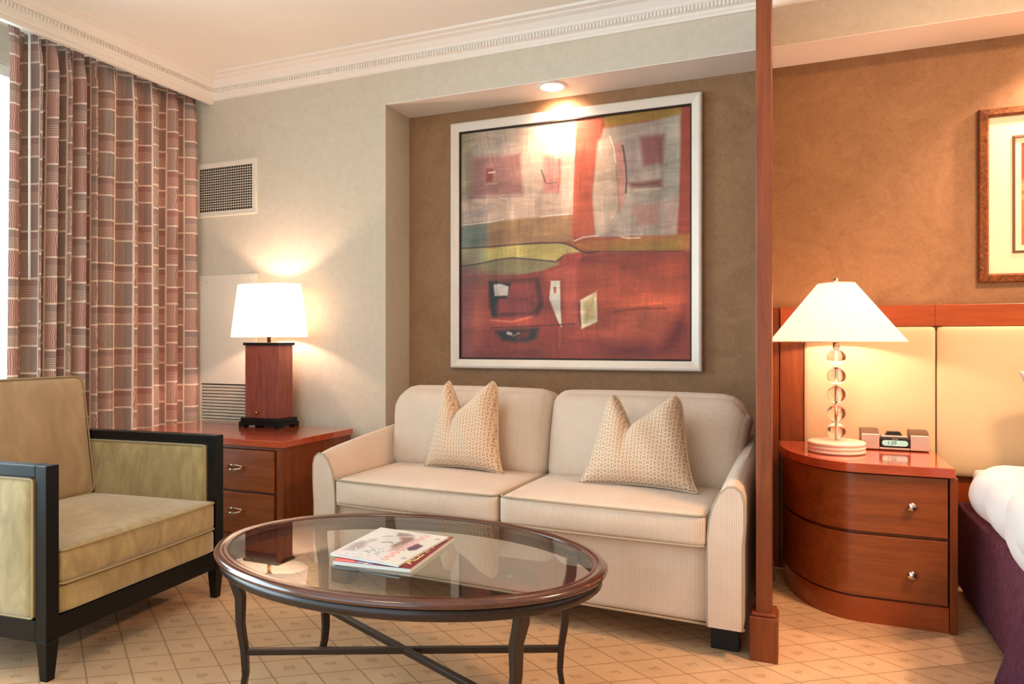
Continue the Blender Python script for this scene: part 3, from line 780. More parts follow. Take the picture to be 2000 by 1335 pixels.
#P<
PT = Paint(300, 300, (150, 66, 50))
PT.poly([(-0.027, -0.03), (0.539, -0.018), (0.522, 0.398), (-0.027, 0.418)], (206, 182, 160), 0.02, 1)
PT.poly([(-0.027, -0.03), (0.061, -0.02), (0.049, 0.389), (-0.027, 0.384)], (176, 160, 130), 0.03, 1)
PT.poly([(0.018, 0.09), (0.074, 0.061), (0.061, 0.322), (0.011, 0.306)], (140, 125, 110), 0.03, 0.6)
PT.poly([(0.074, 0.039), (0.244, 0.028), (0.268, 0.115), (0.074, 0.118)], (175, 160, 150), 0.06, 0.6)
PT.poly([(0.054, 0.112), (0.283, 0.114), (0.297, 0.295), (0.049, 0.289)], (166, 120, 112), 0.025, 1)
PT.poly([(0.111, 0.14), (0.167, 0.141), (0.167, 0.24), (0.111, 0.235)], (176, 124, 114), 0.015, 1)
PT.poly([(0.123, 0.168), (0.157, 0.169), (0.153, 0.225), (0.123, 0.225)], (140, 72, 62), 0.012, 1)
PT.line([(0.135, 0.185), (0.162, 0.185)], (226, 214, 200), 0.005, 0.9)
PT.line([(0.118, 0.235), (0.172, 0.235)], (206, 160, 142), 0.005, 0.9)
PT.line([(0.043, 0.288), (0.184, 0.299), (0.292, 0.301)], (120, 96, 100), 0.003, 0.6)
PT.line([(0.184, 0.301), (0.22, 0.304)], (230, 220, 210), 0.003, 0.9)
PT.poly([(0.39, 0.138), (0.468, 0.153), (0.465, 0.304), (0.385, 0.293)], (212, 150, 136), 0.02, 1)
PT.line([(0.379, 0.196), (0.388, 0.221), (0.397, 0.248)], (110, 90, 80), 0.0045, 0.8)
PT.line([(0.402, 0.255), (0.427, 0.255), (0.45, 0.255)], (120, 90, 82), 0.0025, 0.8)
PT.line([(0.459, 0.16), (0.463, 0.221), (0.454, 0.303)], (190, 90, 80), 0.003, 0.6)
PT.poly([(-0.015, 0.304), (0.513, 0.323), (0.513, 0.398), (-0.015, 0.408)], (196, 168, 146), 0.04, 1)
PT.poly([(-0.015, 0.334), (0.148, 0.332), (0.123, 0.383), (-0.015, 0.389)], (150, 140, 136), 0.04, 0.7)
PT.poly([(-0.015, 0.408), (0.196, 0.399), (0.522, 0.394), (0.522, 0.51), (0.362, 0.506), (0.22, 0.512), (-0.015, 0.518)], (168, 128, 88), 0.01, 1)
PT.poly([(-0.015, 0.408), (0.135, 0.408), (0.123, 0.511), (-0.015, 0.518)], (112, 130, 124), 0.03, 0.85)
PT.line([(-0.002, 0.409), (0.148, 0.402), (0.208, 0.395)], (226, 222, 212), 0.003, 0.9)
PT.line([(0.374, 0.395), (0.443, 0.393), (0.517, 0.392)], (230, 220, 206), 0.003, 0.9)
PT.poly([(0.537, -0.018), (0.647, -0.02), (0.636, 0.089), (0.614, 0.171), (0.605, 0.277), (0.608, 0.383), (0.61, 0.498), (0.515, 0.492), (0.522, 0.312), (0.526, 0.184)], (186, 92, 68), 0.01, 1)
PT.poly([(0.559, 0.273), (0.603, 0.319), (0.608, 0.493), (0.519, 0.488), (0.522, 0.355)], (172, 84, 56), 0.05, 0.7)
PT.line([(0.531, 0.013), (0.524, 0.205), (0.517, 0.355), (0.517, 0.389)], (220, 190, 180), 0.0025, 0.7)
PT.poly([(0.642, -0.02), (0.993, -0.013), (0.993, 0.035), (0.826, 0.039), (0.657, 0.049)], (158, 120, 48), 0.012, 1)
PT.poly([(0.649, 0.048), (0.826, 0.043), (0.963, 0.029), (0.967, 0.186), (0.956, 0.347), (0.948, 0.509), (0.614, 0.496), (0.605, 0.319), (0.621, 0.151)], (172, 154, 138), 0.012, 1)
PT.poly([(0.903, 0.04), (0.963, 0.035), (0.954, 0.387), (0.899, 0.404)], (186, 178, 158), 0.02, 0.7)
PT.poly([(0.627, 0.096), (0.679, 0.089), (0.7, 0.18), (0.713, 0.286), (0.717, 0.387), (0.67, 0.482), (0.619, 0.49), (0.605, 0.319)], (204, 178, 154), 0.015, 1)
PT.poly([(0.692, 0.12), (0.73, 0.112), (0.745, 0.226), (0.743, 0.309), (0.728, 0.396), (0.713, 0.369), (0.707, 0.222)], (204, 146, 130), 0.012, 1)
PT.line([(0.677, 0.085), (0.694, 0.137), (0.702, 0.201)], (236, 226, 214), 0.0035, 0.9)
PT.line([(0.702, 0.201), (0.711, 0.306), (0.719, 0.387), (0.675, 0.451)], (160, 130, 116), 0.0025, 0.7)
PT.line([(0.73, 0.128), (0.743, 0.205), (0.747, 0.268), (0.743, 0.322)], (62, 60, 58), 0.004, 0.9)
PT.poly([(0.743, 0.1), (0.791, 0.102), (0.787, 0.261), (0.751, 0.268)], (148, 128, 126), 0.03, 0.7)
PT.poly([(0.801, 0.101), (0.899, 0.101), (0.891, 0.215), (0.814, 0.222)], (140, 84, 80), 0.02, 1)
PT.poly([(0.755, 0.283), (0.801, 0.285), (0.887, 0.28), (0.887, 0.307), (0.764, 0.302)], (122, 74, 66), 0.018, 1)
PT.line([(0.78, 0.316), (0.883, 0.316)], (210, 190, 160), 0.006, 0.6)
PT.poly([(0.77, 0.378), (0.887, 0.374), (0.873, 0.463), (0.791, 0.462)], (186, 132, 116), 0.03, 0.8)
PT.poly([(0.903, 0.373), (0.96, 0.347), (0.954, 0.499), (0.903, 0.502)], (190, 140, 128), 0.04, 0.5)
PT.poly([(0.967, -0.007), (1.003, -0.002), (1.003, 0.532), (0.952, 0.529), (0.96, 0.347), (0.963, 0.185)], (156, 66, 46), 0.012, 1)
PT.poly([(0.499, 0.513), (0.61, 0.506), (1.003, 0.504), (1.003, 0.576), (0.801, 0.566), (0.653, 0.564), (0.566, 0.547)], (166, 104, 52), 0.015, 1)
PT.poly([(0.675, 0.531), (0.963, 0.522), (0.963, 0.562), (0.696, 0.557)], (146, 122, 48), 0.03, 0.7)
PT.line([(0.526, 0.506), (0.566, 0.493), (0.627, 0.49)], (230, 212, 196), 0.0035, 0.9)
PT.line([(0.726, 0.502), (0.759, 0.508), (0.801, 0.508)], (228, 204, 180), 0.0035, 0.9)
PT.poly([(-0.015, 0.518), (0.148, 0.517), (0.244, 0.511), (0.443, 0.51), (0.499, 0.52), (0.553, 0.554), (0.477, 0.564), (0.445, 0.588), (0.244, 0.566), (0.148, 0.573), (-0.015, 0.596)], (190, 170, 98), 0.008, 1)
PT.poly([(-0.015, 0.518), (0.123, 0.516), (0.123, 0.579), (-0.015, 0.601)], (134, 142, 116), 0.03, 0.8)
PT.poly([(-0.015, 0.596), (0.148, 0.573), (0.244, 0.569), (0.443, 0.59), (0.468, 0.602), (0.385, 0.629), (0.268, 0.643), (-0.015, 0.637)], (144, 130, 90), 0.01, 1)
PT.poly([(-0.027, 0.632), (0.268, 0.643), (0.385, 0.629), (0.522, 0.581), (0.653, 0.564), (1.003, 0.572), (1.003, 1.015), (-0.027, 1.028)], (148, 62, 46), 0.012, 1)
PT.poly([(-0.027, 0.637), (0.148, 0.643), (0.135, 1.026), (-0.027, 1.028)], (150, 76, 66), 0.08, 0.8)
PT.poly([(-0.027, 0.591), (0.268, 0.638), (0.148, 0.688), (-0.027, 0.674)], (132, 86, 72), 0.03, 0.6)
PT.poly([(0.544, 0.614), (0.963, 0.631), (0.973, 0.874), (0.588, 0.871)], (172, 74, 42), 0.12, 0.8)
PT.poly([(0.738, 0.789), (0.924, 0.772), (0.903, 0.915), (0.717, 0.893)], (188, 90, 60), 0.1, 0.7)
PT.poly([(0.049, 0.708), (0.111, 0.709), (0.098, 0.958), (0.049, 0.958)], (190, 92, 64), 0.05, 0.7)
PT.poly([(0.385, 0.629), (0.522, 0.592), (0.488, 0.666), (0.408, 0.67)], (186, 88, 66), 0.03, 0.7)
PT.poly([(0.479, 0.607), (0.535, 0.609), (0.539, 0.858), (0.477, 0.857)], (184, 84, 64), 0.02, 0.9)
PT.poly([(0.135, 0.661), (0.367, 0.657), (0.39, 0.778), (0.358, 0.815), (0.16, 0.823), (0.138, 0.778)], (88, 44, 40), 0.02, 1)
PT.poly([(0.167, 0.671), (0.353, 0.67), (0.369, 0.765), (0.339, 0.799), (0.184, 0.801), (0.177, 0.745)], (146, 64, 58), 0.02, 1)
PT.poly([(0.135, 0.665), (0.177, 0.666), (0.184, 0.734), (0.162, 0.778), (0.177, 0.819), (0.148, 0.818)], (40, 46, 44), 0.012, 1)
PT.poly([(0.16, 0.67), (0.24, 0.673), (0.22, 0.741), (0.16, 0.74)], (44, 42, 42), 0.012, 1)
PT.poly([(0.157, 0.677), (0.192, 0.676), (0.228, 0.688), (0.225, 0.728), (0.162, 0.729)], (206, 192, 182), 0.006, 1)
PT.line([(0.143, 0.834), (0.244, 0.842), (0.339, 0.821)], (196, 110, 84), 0.005, 0.7)
PT.poly([(0.422, 0.67), (0.463, 0.671), (0.465, 0.784), (0.47, 0.87), (0.454, 0.844), (0.415, 0.748)], (222, 212, 194), 0.006, 1)
PT.poly([(0.434, 0.696), (0.445, 0.697), (0.445, 0.723), (0.436, 0.723)], (176, 80, 66), 0.005, 1)
PT.line([(0.459, 0.87), (0.463, 0.914), (0.461, 0.957)], (200, 120, 100), 0.003, 0.5)
PT.poly([(0.551, 0.755), (0.621, 0.719), (0.625, 0.846), (0.555, 0.877)], (232, 216, 176), 0.006, 1)
PT.poly([(0.566, 0.764), (0.61, 0.74), (0.614, 0.829), (0.566, 0.854)], (214, 182, 126), 0.012, 1)
PT.line([(0.548, 0.768), (0.546, 0.824), (0.553, 0.858)], (70, 30, 26), 0.003, 0.8)
PT.line([(0.143, 0.868), (0.268, 0.864), (0.408, 0.859), (0.533, 0.854)], (78, 36, 32), 0.0032, 0.8)
PT.poly([(0.167, 0.882), (0.256, 0.873), (0.367, 0.87), (0.358, 0.913), (0.316, 0.931), (0.244, 0.931), (0.196, 0.922)], (52, 46, 44), 0.02, 1)
PT.poly([(0.264, 0.887), (0.327, 0.883), (0.316, 0.913), (0.259, 0.918)], (120, 48, 40), 0.02, 0.8)
PT.line([(0.225, 0.891), (0.24, 0.895)], (214, 200, 190), 0.008, 0.9)
PT.line([(0.249, 0.904), (0.278, 0.891)], (160, 150, 140), 0.003, 0.9)
PT.poly([(0.979, 0.793), (0.989, 0.874), (0.944, 0.955), (0.883, 0.966), (0.903, 0.915), (0.954, 0.833)], (96, 30, 24), 0.05, 0.8)
PT.poly([(0.653, 0.939), (0.822, 0.931), (0.842, 0.986), (0.675, 0.998)], (104, 34, 28), 0.08, 0.7)
PT.poly([(0.074, 0.958), (0.385, 0.946), (0.385, 1.001), (0.074, 1.015)], (100, 44, 42), 0.08, 0.6)
PT.poly([(0.588, 0.616), (0.963, 0.607), (0.963, 0.704), (0.61, 0.733)], (186, 84, 50), 0.06, 0.6)
PT.poly([(0.61, 0.871), (0.883, 0.853), (0.863, 0.925), (0.653, 0.931)], (176, 80, 52), 0.05, 0.5)
PT.poly([(0.78, 0.582), (0.983, 0.587), (0.983, 0.632), (0.801, 0.645)], (168, 70, 42), 0.04, 0.6)
PT.poly([(-0.027, 0.545), (0.074, 0.55), (0.061, 1.015), (-0.027, 1.016)], (128, 84, 88), 0.08, 0.5)
PT.line([(0.696, 0.805), (0.801, 0.794), (0.903, 0.796)], (112, 40, 26), 0.006, 0.6)
PT.line([(0.653, 0.783), (0.883, 0.775)], (214, 92, 48), 0.006, 0.5)
PT.line([(-0.015, 0.511), (0.123, 0.511), (0.244, 0.508), (0.362, 0.506), (0.477, 0.512), (0.522, 0.531), (0.555, 0.552), (0.588, 0.56), (0.632, 0.556)], (58, 56, 50), 0.0032, 0.85)
PT.line([(0.588, 0.554), (0.801, 0.564), (0.973, 0.571)], (96, 50, 36), 0.004, 0.6)
PT.line([(-0.015, 0.594), (0.098, 0.582), (0.184, 0.568), (0.244, 0.564), (0.339, 0.575), (0.443, 0.59), (0.477, 0.568)], (56, 66, 62), 0.0035, 0.85)
PT.line([(0.011, 0.634), (0.148, 0.641), (0.268, 0.643), (0.385, 0.629)], (140, 70, 66), 0.004, 0.6)
PT.poly([(0.477, 0.562), (0.517, 0.557), (0.564, 0.566), (0.566, 0.581), (0.531, 0.605), (0.472, 0.605)], (176, 70, 56), 0.012, 1)
PT.line([(0.564, 0.566), (0.568, 0.583), (0.544, 0.601)], (110, 40, 34), 0.003, 0.6)
PT.line([(-0.015, 0.477), (0.011, 0.521), (-0.02, 0.534)], (80, 84, 80), 0.002, 0.0)
PT.strokes(3000, .036, .6, .08, .004); PT.strokes(300, .04, .6, .35, .05); PT.strokes(400, .03, .5, .2, .012)
PT.im *= (1+RNG.normal(0, .015, PT.im.shape))
#P>
obj_canvas = PT.mesh('canvas', lambda u, v_: (CX0+(CX1-CX0)*u, YN-.014, CZ1-(CZ1-CZ0)*v_), attr_mat('oil_paint', .42, 120, .25, .4), pa)

# ------------------------------------------------------------------ recessed downlight in the soffit
dl = thing('downlight', 'round white recessed ceiling spotlight above the abstract painting', 'downlight', (-1.19, 3.475, ZS-.004))
obj('trim_ring', lathe(bmesh.new(), [(.058, .002), (.058, -.004), (.066, -.007), (.082, -.003), (.084, 0), (.084, .002)], 40, closed=True), M_crown, dl, True)
mm = NB('halogen_lens', .3, (1, .95, .85, 1)); mm.set('Emission Color', (1, .86, .66, 1)); mm.set('Emission Strength', 9.0)
obj('lens', lathe(bmesh.new(), [(.0575, -.0035), (.0575, -.001), (0, -.001)], 40), mm.m, dl, True)

# ------------------------------------------------------------------ headboard
hb = thing('headboard', 'cherry wood headboard with cream padded leather panels behind the nightstand', 'headboard', (0, YN, 0))
bm = bmesh.new(); box(bm, -.083, .560, -.045, -.001, 1.150, 1.246); box(bm, .5605, 2.2, -.045, -.001, 1.150, 1.246)
obj('top_rail', bm, M_redwood, hb, bevel=.003)
bm = bmesh.new(); box(bm, -.083, .021, -.040, -.001, .0, 1.1495)
obj('side_stile', bm, M_redwood_z, hb, bevel=.002)
obj('backing_panel', B(.021, 2.2, -.028, -.001, .36, 1.1495), M_redwood, hb, bevel=.002)
for xa, xb, zb in ((.023, .562, .50), (.566, 1.32, .49), (1.324, 2.1, .49)):
    uvbox('cushion_panel', xa, xb, -.058, -.028, zb, 1.148, .014, M_headcush, hb, (0, .010, 0), 14)
fs = obj('wall_batten', B(-.128, -.086, YN-.03, YN-.001, 0, 1.246), M_redwood_z, None, bevel=.002); tag(fs, 'narrow dark wood batten on the wall between divider and headboard', 'batten')

# ------------------------------------------------------------------ nightstand with a bowed front
ns = thing('nightstand', 'cherry wood nightstand with curved front and two drawers beside the bed', 'nightstand', (.23, 3.3, 0))
def bow(o, n=26):
    """plan outline of the front, from back left round to the right corner, grown by o"""
    P = []
    for i in range(n+1):
        a = PI-PI/2*(i/n); P.append(((.222+(.292+o)*math.cos(a)**1 if False else .222+(.292+o)*math.cos(a)), 3.53-(.505+o)*math.sin(a)))
    P.append((.515+o*.0, 3.022-o)); return [(x-.23, y-3.3) for x, y in P]
def bowpoly(o, back=3.572): 
    f = bow(o); return [(f[0][0], back-3.3)]+f+[(.285+o, f[-1][1]), (.285+o, back-3.3)]
def bprism(name, o, z0, z1, mat, par, bev=.002):
    pl = bowpoly(o); bm = bmesh.new(); prism(bm, pl, z0, z1, lambda a, b, c: (a, b, c)); return obj(name, bm, mat, par, bevel=bev)
bprism('top', .018, .578, .615, M_top, ns, .003)
bprism('body', -.016, .03, .578, M_redwood_z, ns)
bprism('plinth', -.004, 0, .094, M_redwood, ns)
obj('side_panel', B(.287, .312, -.285, .270, 0, .5775), M_redwood_z, ns, bevel=.002)
def bowdrawer(z0, z1):
    f = bow(0)[2:]; b_ = bow(-.014)[2:]; pl = f+b_[::-1]
    bm = bmesh.new(); prism(bm, [(x-(.004 if i in (len(f)-1, len(f)) else 0), y) for i, (x, y) in enumerate(pl)], z0, z1, lambda a, b, c: (a, b, c)); return obj('drawer', bm, M_drawer, ns, bevel=.002)
for z0, z1, zk in ((.352, .572, .462), (.102, .338, .205)):
    d = bowdrawer(z0, z1)
    obj('knob', lathe(bmesh.new(), [(.006, 0), (.006, .010), (.016, .014), (.018, .020), (.014, .026), (0, .029)], 20), M_chrome, d, True, loc=(.163, 3.028-3.3+.0, zk), rot=(PI/2, 0, 0))

# ------------------------------------------------------------------ bedside lamp
bl = thing('bedside_lamp', 'lit bedside lamp with stacked crystal balls and white pleated cone shade', 'lamp', (.147, 3.28, .615))
prof = [(0, 0)]
for k in range(3):
    z = .016*k; prof += [(.108, z+.0005), (.113, z+.004), (.113, z+.012), (.108, z+.0155)]
prof += [(.03, .050), (0, .050)]
obj('base', lathe(bmesh.new(), prof, 48), plain('frosted_acrylic_base', (240, 225, 208), .25), bl, True)
zb = [.089, .165, .243, .321, .400]
bm = tube(bmesh.new(), [(0, 0, .05), (0, 0, .475)], .0045, 10); obj('rod', bm, M_chrome, bl, True)
for z in zb:
    R0 = .0375; pr = [(R0*math.sin(PI*i/16), z-R0*.94*math.cos(PI*i/16)) for i in range(17)]; pr[0] = (0, pr[0][1]); pr[-1] = (0, pr[-1][1])
    pr = [(max(a, .0), b) for a, b in pr]
    bm = lathe(bmesh.new(), pr, 32); bmesh.ops.remove_doubles(bm, verts=bm.verts[:], dist=1e-5)
    obj('crystal_ball', bm, M_crystal, bl, True)
    obj('spacer', lathe(bmesh.new(), [(.012, z+.0355), (.014, z+.038), (.012, z+.0405)], 20, closed=False), M_chrome, bl, True)
obj('socket', tube(bmesh.new(), [(0, 0, .44), (0, 0, .53)], .014, 12), M_chrome, bl, True)
def pleated(n, r0, z0, r1, z1, par):
    bm = bmesh.new(); NN = n*4; rings = []
    for r, z, amp in ((r0, z0, .0062), ((r0+r1)/2, (z0+z1)/2, .0042), (r1, z1, .0018)):
        rings.append([bm.verts.new(((r+amp*math.cos(n*2*PI*i/NN))*math.cos(2*PI*i/NN), (r+amp*math.cos(n*2*PI*i/NN))*math.sin(2*PI*i/NN), z)) for i in range(NN)])
    for a, b in zip(rings, rings[1:]):
        for i in range(NN): bm.faces.new((a[i], a[(i+1) % NN], b[(i+1) % NN], b[i]))
    o = obj('shade', bm, M_pleat, par, False); sm = o.modifiers.new('thickness', 'SOLIDIFY'); sm.thickness = .0015; return o
sh = pleated(84, .262, .466, .072, .712, bl)
bm = bmesh.new(); tube(bm, [(0.2625*math.cos(2*PI*i/64), 0.2625*math.sin(2*PI*i/64), .466) for i in range(64)], .003, 6, True); tube(bm, [(.0725*math.cos(2*PI*i/32), .0725*math.sin(2*PI*i/32), .712) for i in range(32)], .0025, 6, True)
obj('shade_trim', bm, plain('shade_trim', (240, 225, 200), .8), sh, True)
obj('finial', lathe(bmesh.new(), [(.004, .700), (.004, .714), (.010, .716), (.010, .732), (.006, .735), (0, .735)], 16), M_chrome, bl, True)
bm = bmesh.new(); tube(bm, [(-.072, 0, .711), (.072, 0, .711)], .0015, 6); tube(bm, [(0, -.072, .711), (0, .072, .711)], .0015, 6); tube(bm, [(.035, 0, .53), (.04, 0, .62), (0, 0, .705)], .0015, 6); tube(bm, [(-.035, 0, .53), (-.04, 0, .62), (0, 0, .705)], .0015, 6); box(bm, -.036, .036, -.003, .003, .528, .532)
obj('harp', bm, M_chrome, bl, True)

# ------------------------------------------------------------------ clock radio
cr = thing('clock_radio', 'silver and black clock radio with lit display on the nightstand', 'clock radio', (.380, 3.40, .615))
bm = bmesh.new()
for x0, x1 in ((-.129, -.058), (.058, .129)):
    box(bm, x0, x1, 0, .012, .004, .069)
box(bm, -.058, .058, 0, .012, .004, .014)
obj('front_panel', bm, M_silver, cr, bevel=.004)
bm = bmesh.new(); box(bm, -.131, .131, .0125, .10, .002, .055)
for s in (-1, 1): prism(bm, [(.004, .055), (.10, .055), (.10, .085), (.05, .085), (.006, .069)], s*.058, s*.130, lambda a, b, c: (c, a+.008, b))
obj('body', bm, plain('bronze_grey_plastic', (96, 74, 60), .35, .3), cr, bevel=.003)
bm = bmesh.new(); box(bm, -.0575, .0575, -.002, .012, .0145, .056)
bez = obj('bezel', bm, M_blackplastic, cr, bevel=.006)
scm = NB('lcd', .3, srgb(150, 190, 180)); scm.set('Emission Color', srgb(150, 205, 190)); scm.set('Emission Strength', .45)
bm = bmesh.new(); prism(bm, rrect(.098, .024, .0118), 0, .001, lambda a, b, c: (a, -.0022-c, b+.0335)); obj('screen', bm, scm.m, bez)
MT = Matrix.Translation((-.012, -.0038, .0335)) @ Matrix.Rotation(PI/2, 4, 'X')
text_mesh('time_digits', '1:39', .021, plain('lcd_digits', (40, 84, 92), .5), bez, MT, .0002)
text_mesh('brand_text', 'iHome', .008, plain('silver_print', (200, 196, 190), .4), bez, Matrix.Translation((0, -.0026, .0515)) @ Matrix.Rotation(PI/2, 4, 'X'), .0002)
bm = bmesh.new(); prism(bm, [(-.034, 0), (.034, 0), (.024, .018), (-.024, .018)], .04, .075, lambda a, b, c: (a, c, b+.06)); obj('dock', bm, M_blackplastic, cr, bevel=.003)
obj('top_tray', B(-.05, .05, .012, .040, .0555, .0625), M_silver, cr, bevel=.002)

# ------------------------------------------------------------------ bed
bd = thing('bed', 'bed with purple woven skirt and white duvet at the right edge', 'bed', (.6, 3.55, 0))
M_skirt = noisy('purple_weave', (70, 34, 52), (112, 64, 82), 70, .9, 240, .6, (1, 1, .6), bdist=.002)
M_skirt2 = noisy('purple_weave_dark', (60, 28, 48), (90, 46, 68), 70, .9, 240, .6, (1, 1, .6), bdist=.002)  # same skirt weave in a darker tone, used on the flap
uvbox('box_base', .03, 1.7, -2.35, .0, .03, .40, .02, M_skirt, bd, n=8)
def skirt():
    bm = bmesh.new(); A = []; n = 60
    for j in range(9):
        h = j/8; z = .012+.43*h; row = []
        for i in range(n+1):
            t = i/n; y = -.82-1.55*t
            fl = (.040*(1-h)+.012)*(1+.25*math.sin(t*14))
            edge = -.80-.30*h
            x = .028-fl*min(1, t*14)
            row.append(bm.verts.new((x, y-.12*h*(i == 0) - (.28*h if i == 0 else .28*h*(1-t)), z)))
        A.append(row)
    for j in range(8):
        for i in range(n): bm.faces.new((A[j][i], A[j][i+1], A[j+1][i+1], A[j+1][i]))
    o = obj('skirt_flap', bm, M_skirt2, bd, True); s_ = o.modifiers.new('t', 'SOLIDIFY'); s_.thickness = .004
skirt()
uvbox('mattress', .07, 1.7, -2.3, -.03, .40, .56, .05, M_white_cloth, bd, n=10)
def dv(p, u):
    p = p.copy(); e = min(1, max(0, (1-abs(u[2]))))
    side = max(0, -u[0])
    p.x += .010*math.sin(p.y*23+p.z*9)*side+.006*math.sin(p.y*51+1)*side
    p.z += .006*math.sin(p.x*9+p.y*6)*(u[2] > 0)
    if u[1] > 0: p.x += .055*max(0, (u[1]-.86)/.14)**2*side
    p.x += .035*side*max(0, -u[2])
    return p
uvbox('duvet', -.055, 1.75, -2.4, -.62, .435, .668, .105, M_white_cloth, bd, (0, 0, .0), 40, dv)
def dv2(p, u):
    p = p.copy(); p.x += .008*math.sin(p.y*19+2)*max(0, -u[0]); return p
tk = uvbox('blanket', -.052, 1.76, -2.42, -1.02, .425, .682, .10, M_white_cloth, bd, n=26, fn=dv2)
pw = thing('bed_pillow', 'white bed pillow whose corner pokes in at the right edge', 'pillow', (1.160, 3.40, .683))
bm = bmesh.new(); N = 24; G = {}
for sd in (-1, 1):
    for i in range(N+1):
        for j in range(N+1):
            s, r = math.sin(PI/2*(2*i/N-1)), math.sin(PI/2*(2*j/N-1))
            x = .34*s*(1-.09*(1-abs(r)**2))*(1-.10*max(0, -r)); z = .145+.135*r*(1-.10*(1-abs(s)**2))
            y = sd*(.07*max(0, 1-s**4)**.5*max(0, 1-r**4)**.5+.014*max(0, 1-s**12)**.3*max(0, 1-r**12)**.3)
            if sd == 1 and (i in (0, N) or j in (0, N)): G[(i, j, 1)] = G[(i, j, -1)]
            else: G[(i, j, sd)] = bm.verts.new((x, y, z))
    for i in range(N):
        for j in range(N):
            try: bm.faces.new((G[(i, j, sd)], G[(i+1, j, sd)], G[(i+1, j+1, sd)], G[(i, j+1, sd)]))
            except ValueError: pass
obj('pillowcase', bm, M_white_cloth, pw, False)

# ------------------------------------------------------------------ framed print over the bed
fp = thing('framed_print', 'burl wood framed print with wide cream mat above the headboard', 'picture', (0, 0, 0))
M_burl = noisy('burl_wood', (70, 34, 12), (150, 88, 40), 30, .35, 90, .2, dist=2.5)
FX0, FX1, FZ0, FZ1 = .729, 1.78, 1.338, 2.096
bm = bmesh.new(); frame_sweep(bm, FX0, FX1, FZ0, FZ1, YN, [(0, 0), (0, .020), (.004, .032), (.030, .036), (.038, .026), (.038, 0)]); obj('frame', bm, M_burl, fp)
M_mat = plain('cream_mat_board', (238, 222, 192), .8)
bm = bmesh.new(); frame_sweep(bm, FX0+.038, FX1-.038, FZ0+.038, FZ1-.038, YN, [(0, 0), (0, .016), (.088, .016), (.088, 0)]); obj('mat_board', bm, M_mat, fp)
bm = bmesh.new(); frame_sweep(bm, FX0+.126, FX1-.126, FZ0+.126, FZ1-.126, YN, [(0, 0), (0, .020), (.009, .022), (.009, 0)]); obj('inner_frame', bm, plain('bronze_fillet', (120, 84, 56), .35, .4), fp)
bm = bmesh.new(); frame_sweep(bm, FX0+.135, FX1-.135, FZ0+.135, FZ1-.135, YN, [(0, 0), (0, .013), (.024, .013), (.024, 0)]); obj('inner_mat', bm, M_mat, fp)
P2 = Paint(60, 60, (196, 110, 60))
P2.poly([(0, 0), (1, 0), (1, .38), (0, .34)], (150, 46, 28), .05); P2.poly([(0, .40), (.6, .38), (.5, .55), (0, .55)], (196, 160, 84), .05)
P2.poly([(0, .47), (.3, .45), (.3, .5), (0, .5)], (214, 84, 44), .03); P2.poly([(0, .82), (1, .78), (1, 1), (0, 1)], (216, 92, 50), .05)
P2.poly([(.12, .3), (.2, .3), (.24, .9), (.12, .94)], (40, 36, 24), .03); P2.strokes(200, .12)
P2.mesh('print', lambda u, v_: (FX0+.159+(FX1-FX0-.318)*u, YN-.010, FZ1-.159-(FZ1-FZ0-.318)*v_), attr_mat('print_ink', .6), fp)

# ------------------------------------------------------------------ magazines on the glass
gz = TH-.0035
def magazine(name, label, cs, z0, th, paint, cover):
    cs = [Vector((*c, 0)) for c in cs]; cen = sum(cs, Vector())/4
    t = thing(name, label, 'magazine', (cen.x, cen.y, z0), 0, None)
    L = [c-cen for c in cs]                              # order: top-left, top-right, bottom-right, bottom-left of the cover
    bm = bmesh.new(); A = [bm.verts.new((p.x, p.y, 0)) for p in L]; Dn = [bm.verts.new((p.x, p.y, th)) for p in L]
    bm.faces.new(A); bm.faces.new(Dn[::-1])
    for i in range(4): bm.faces.new((A[i], Dn[i], Dn[(i+1) % 4], A[(i+1) % 4]))
    obj('pages', bm, plain('paper_edge', (206, 214, 212), .7), t, bevel=.0008)
    def mp(u, v_):
        p = (L[0]*(1-u)+L[1]*u)*(1-v_)+(L[3]*(1-u)+L[2]*u)*v_
        return (p.x*1.004, p.y*1.004, th+.0006+.0012*math.sin(PI*u)*math.sin(PI*v_))
    paint.mesh(cover, mp, attr_mat(name+'_print', .25, coat=.5), t); return t, L
# lower one: maroon cover, title running up its right-hand edge
PB = Paint(70, 90, (128, 34, 58)); PB.poly([(.0, .80), (.26, .80), (.26, 1), (.0, 1)], (226, 78, 66), .02); PB.poly([(.3, .8), (.6, .8), (.5, 1), (.3, 1)], (150, 120, 140), .05)
PB.line([(.50, .75), (.42, 1)], (236, 226, 226), .012); PB.strokes(60, .1)
mB, LB = magazine('magazine', 'maroon magazine lying under the other one on the glass table', [(-1.262, 1.975), (-1.011, 1.998), (-.980, 1.673), (-1.220, 1.653)], gz, .0105, PB, 'cover')
e0, e1 = LB[2], LB[1]; d = (e1-e0).normalized(); nrm = Vector((-d.y, d.x, 0))
MT = Matrix.Translation(e0.lerp(e1, .36)+nrm*.030+Vector((0, 0, .0122))) @ Matrix(((d.x, nrm.x, 0, 0), (d.y, nrm.y, 0, 0), (0, 0, 1, 0), (0, 0, 0, 1)))
text_mesh('title_text', 'ALL IN', .055, plain('cream_print', (240, 226, 170), .5), mB, MT, .0003, 1.05)
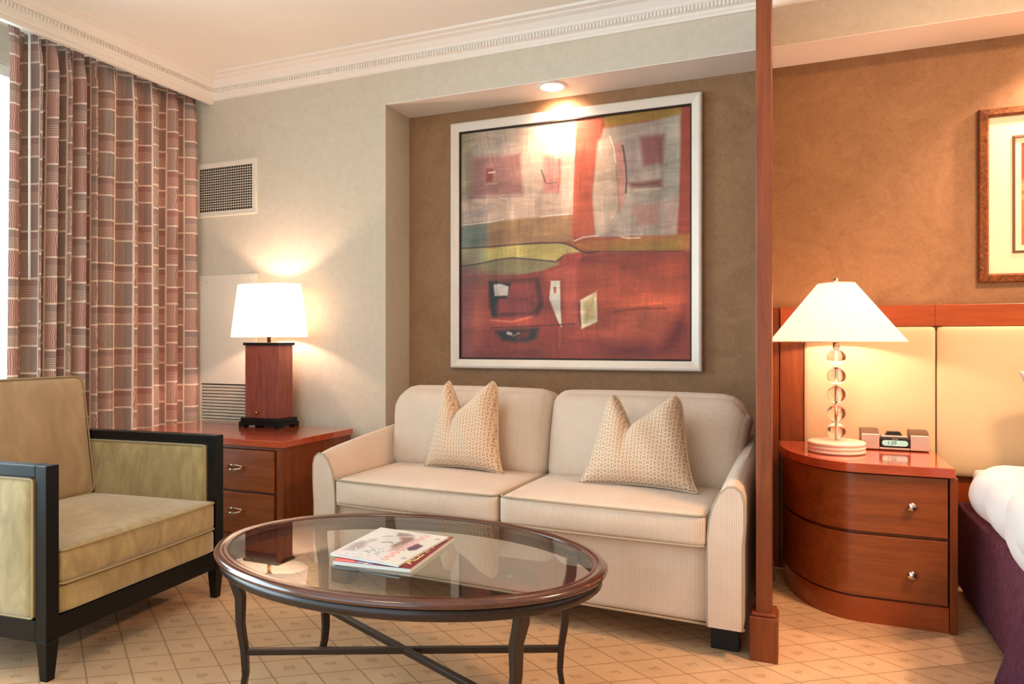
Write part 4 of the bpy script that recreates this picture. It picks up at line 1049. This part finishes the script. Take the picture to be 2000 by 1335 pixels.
# upper one: pale cover with a grey washed picture and a pink scripted title strip
PA = Paint(110, 140, (214, 212, 210))
PA.poly([(.0, .0), (.5, .0), (.3, .3), (.0, .6)], (226, 224, 220), .2)
PA.poly([(.05, .60), (.12, .50), (.20, .56), (.26, .70), (.20, .82), (.08, .86)], (150, 140, 142), .08, .8)
PA.poly([(.14, .44), (.22, .38), (.26, .46), (.20, .54)], (160, 150, 150), .06, .7)
PA.line([(.24, .30), (.30, .26), (.35, .25)], (96, 90, 92), .010); PA.line([(.36, .48), (.44, .44), (.50, .45)], (92, 86, 90), .013)
PA.poly([(.34, .10), (.48, .08), (.60, .14), (.50, .20), (.40, .22)], (132, 120, 124), .05, .9); PA.poly([(.46, .24), (.60, .18), (.68, .26), (.66, .44), (.60, .60), (.54, .52), (.56, .36)], (138, 104, 100), .06, .9)
PA.poly([(.60, .46), (.68, .40), (.70, .60), (.62, .72)], (176, 150, 146), .05, .8); PA.line([(.30, .64), (.40, .70), (.52, .66)], (170, 160, 160), .012, .7)
for i in range(60):
    x, y = .16+.4*RNG.random(), .70+.14*RNG.random(); PA.poly([(x, y), (x+.03, y-.01), (x+.025, y+.02)], [(120, 116, 112), (220, 226, 220), (150, 180, 176)][i % 3], .006)
for i in range(40):
    x, y = .02+.7*RNG.random(), .88+.11*RNG.random(); PA.poly([(x, y), (x+.05, y-.02), (x+.035, y+.03)], [(176, 204, 206), (226, 206, 222), (206, 196, 200)][i % 3], .01)
PA.poly([(.78, .0), (1, 0), (1, 1), (.78, 1)], (224, 222, 212), .01)
for i in range(9):
    y = .06+.10*i; PA.line([(.70, y), (.78, y+.05), (.70, y+.07)], (232, 150, 144), .017); PA.line([(.71, y+.02), (.77, y+.055)], (250, 226, 220), .006)
PA.poly([(.79, .36), (.90, .40), (.90, .54), (.84, .60), (.77, .54)], (96, 72, 104), .03); PA.poly([(.80, .40), (.84, .42), (.83, .47)], (190, 60, 70), .01)
for y in (.12, .15, .80, .83): PA.line([(.90, y), (.90, y+.0), (.96, y)], (60, 56, 70), .006)
PA.strokes(120, .04)
magazine('magazine', 'pale magazine with pink lettering on top of the maroon one', [(-1.274, 1.983), (-1.015, 1.968), (-1.014, 1.667), (-1.252, 1.685)], gz+.0126, .006, PA, 'cover')

# ------------------------------------------------------------------ small cable by the nightstand
cb = obj('power_cable', tube(bmesh.new(), [(-.112, 3.50, .34), (-.108, 3.495, .18), (-.110, 3.48, .06), (-.105, 3.46, .006), (-.100, 3.40, .004)], .0025, 6), plain('grey_cable', (120, 110, 104), .5), smooth=True)
tag(cb, 'thin grey power cable hanging down between divider and nightstand', 'cable')
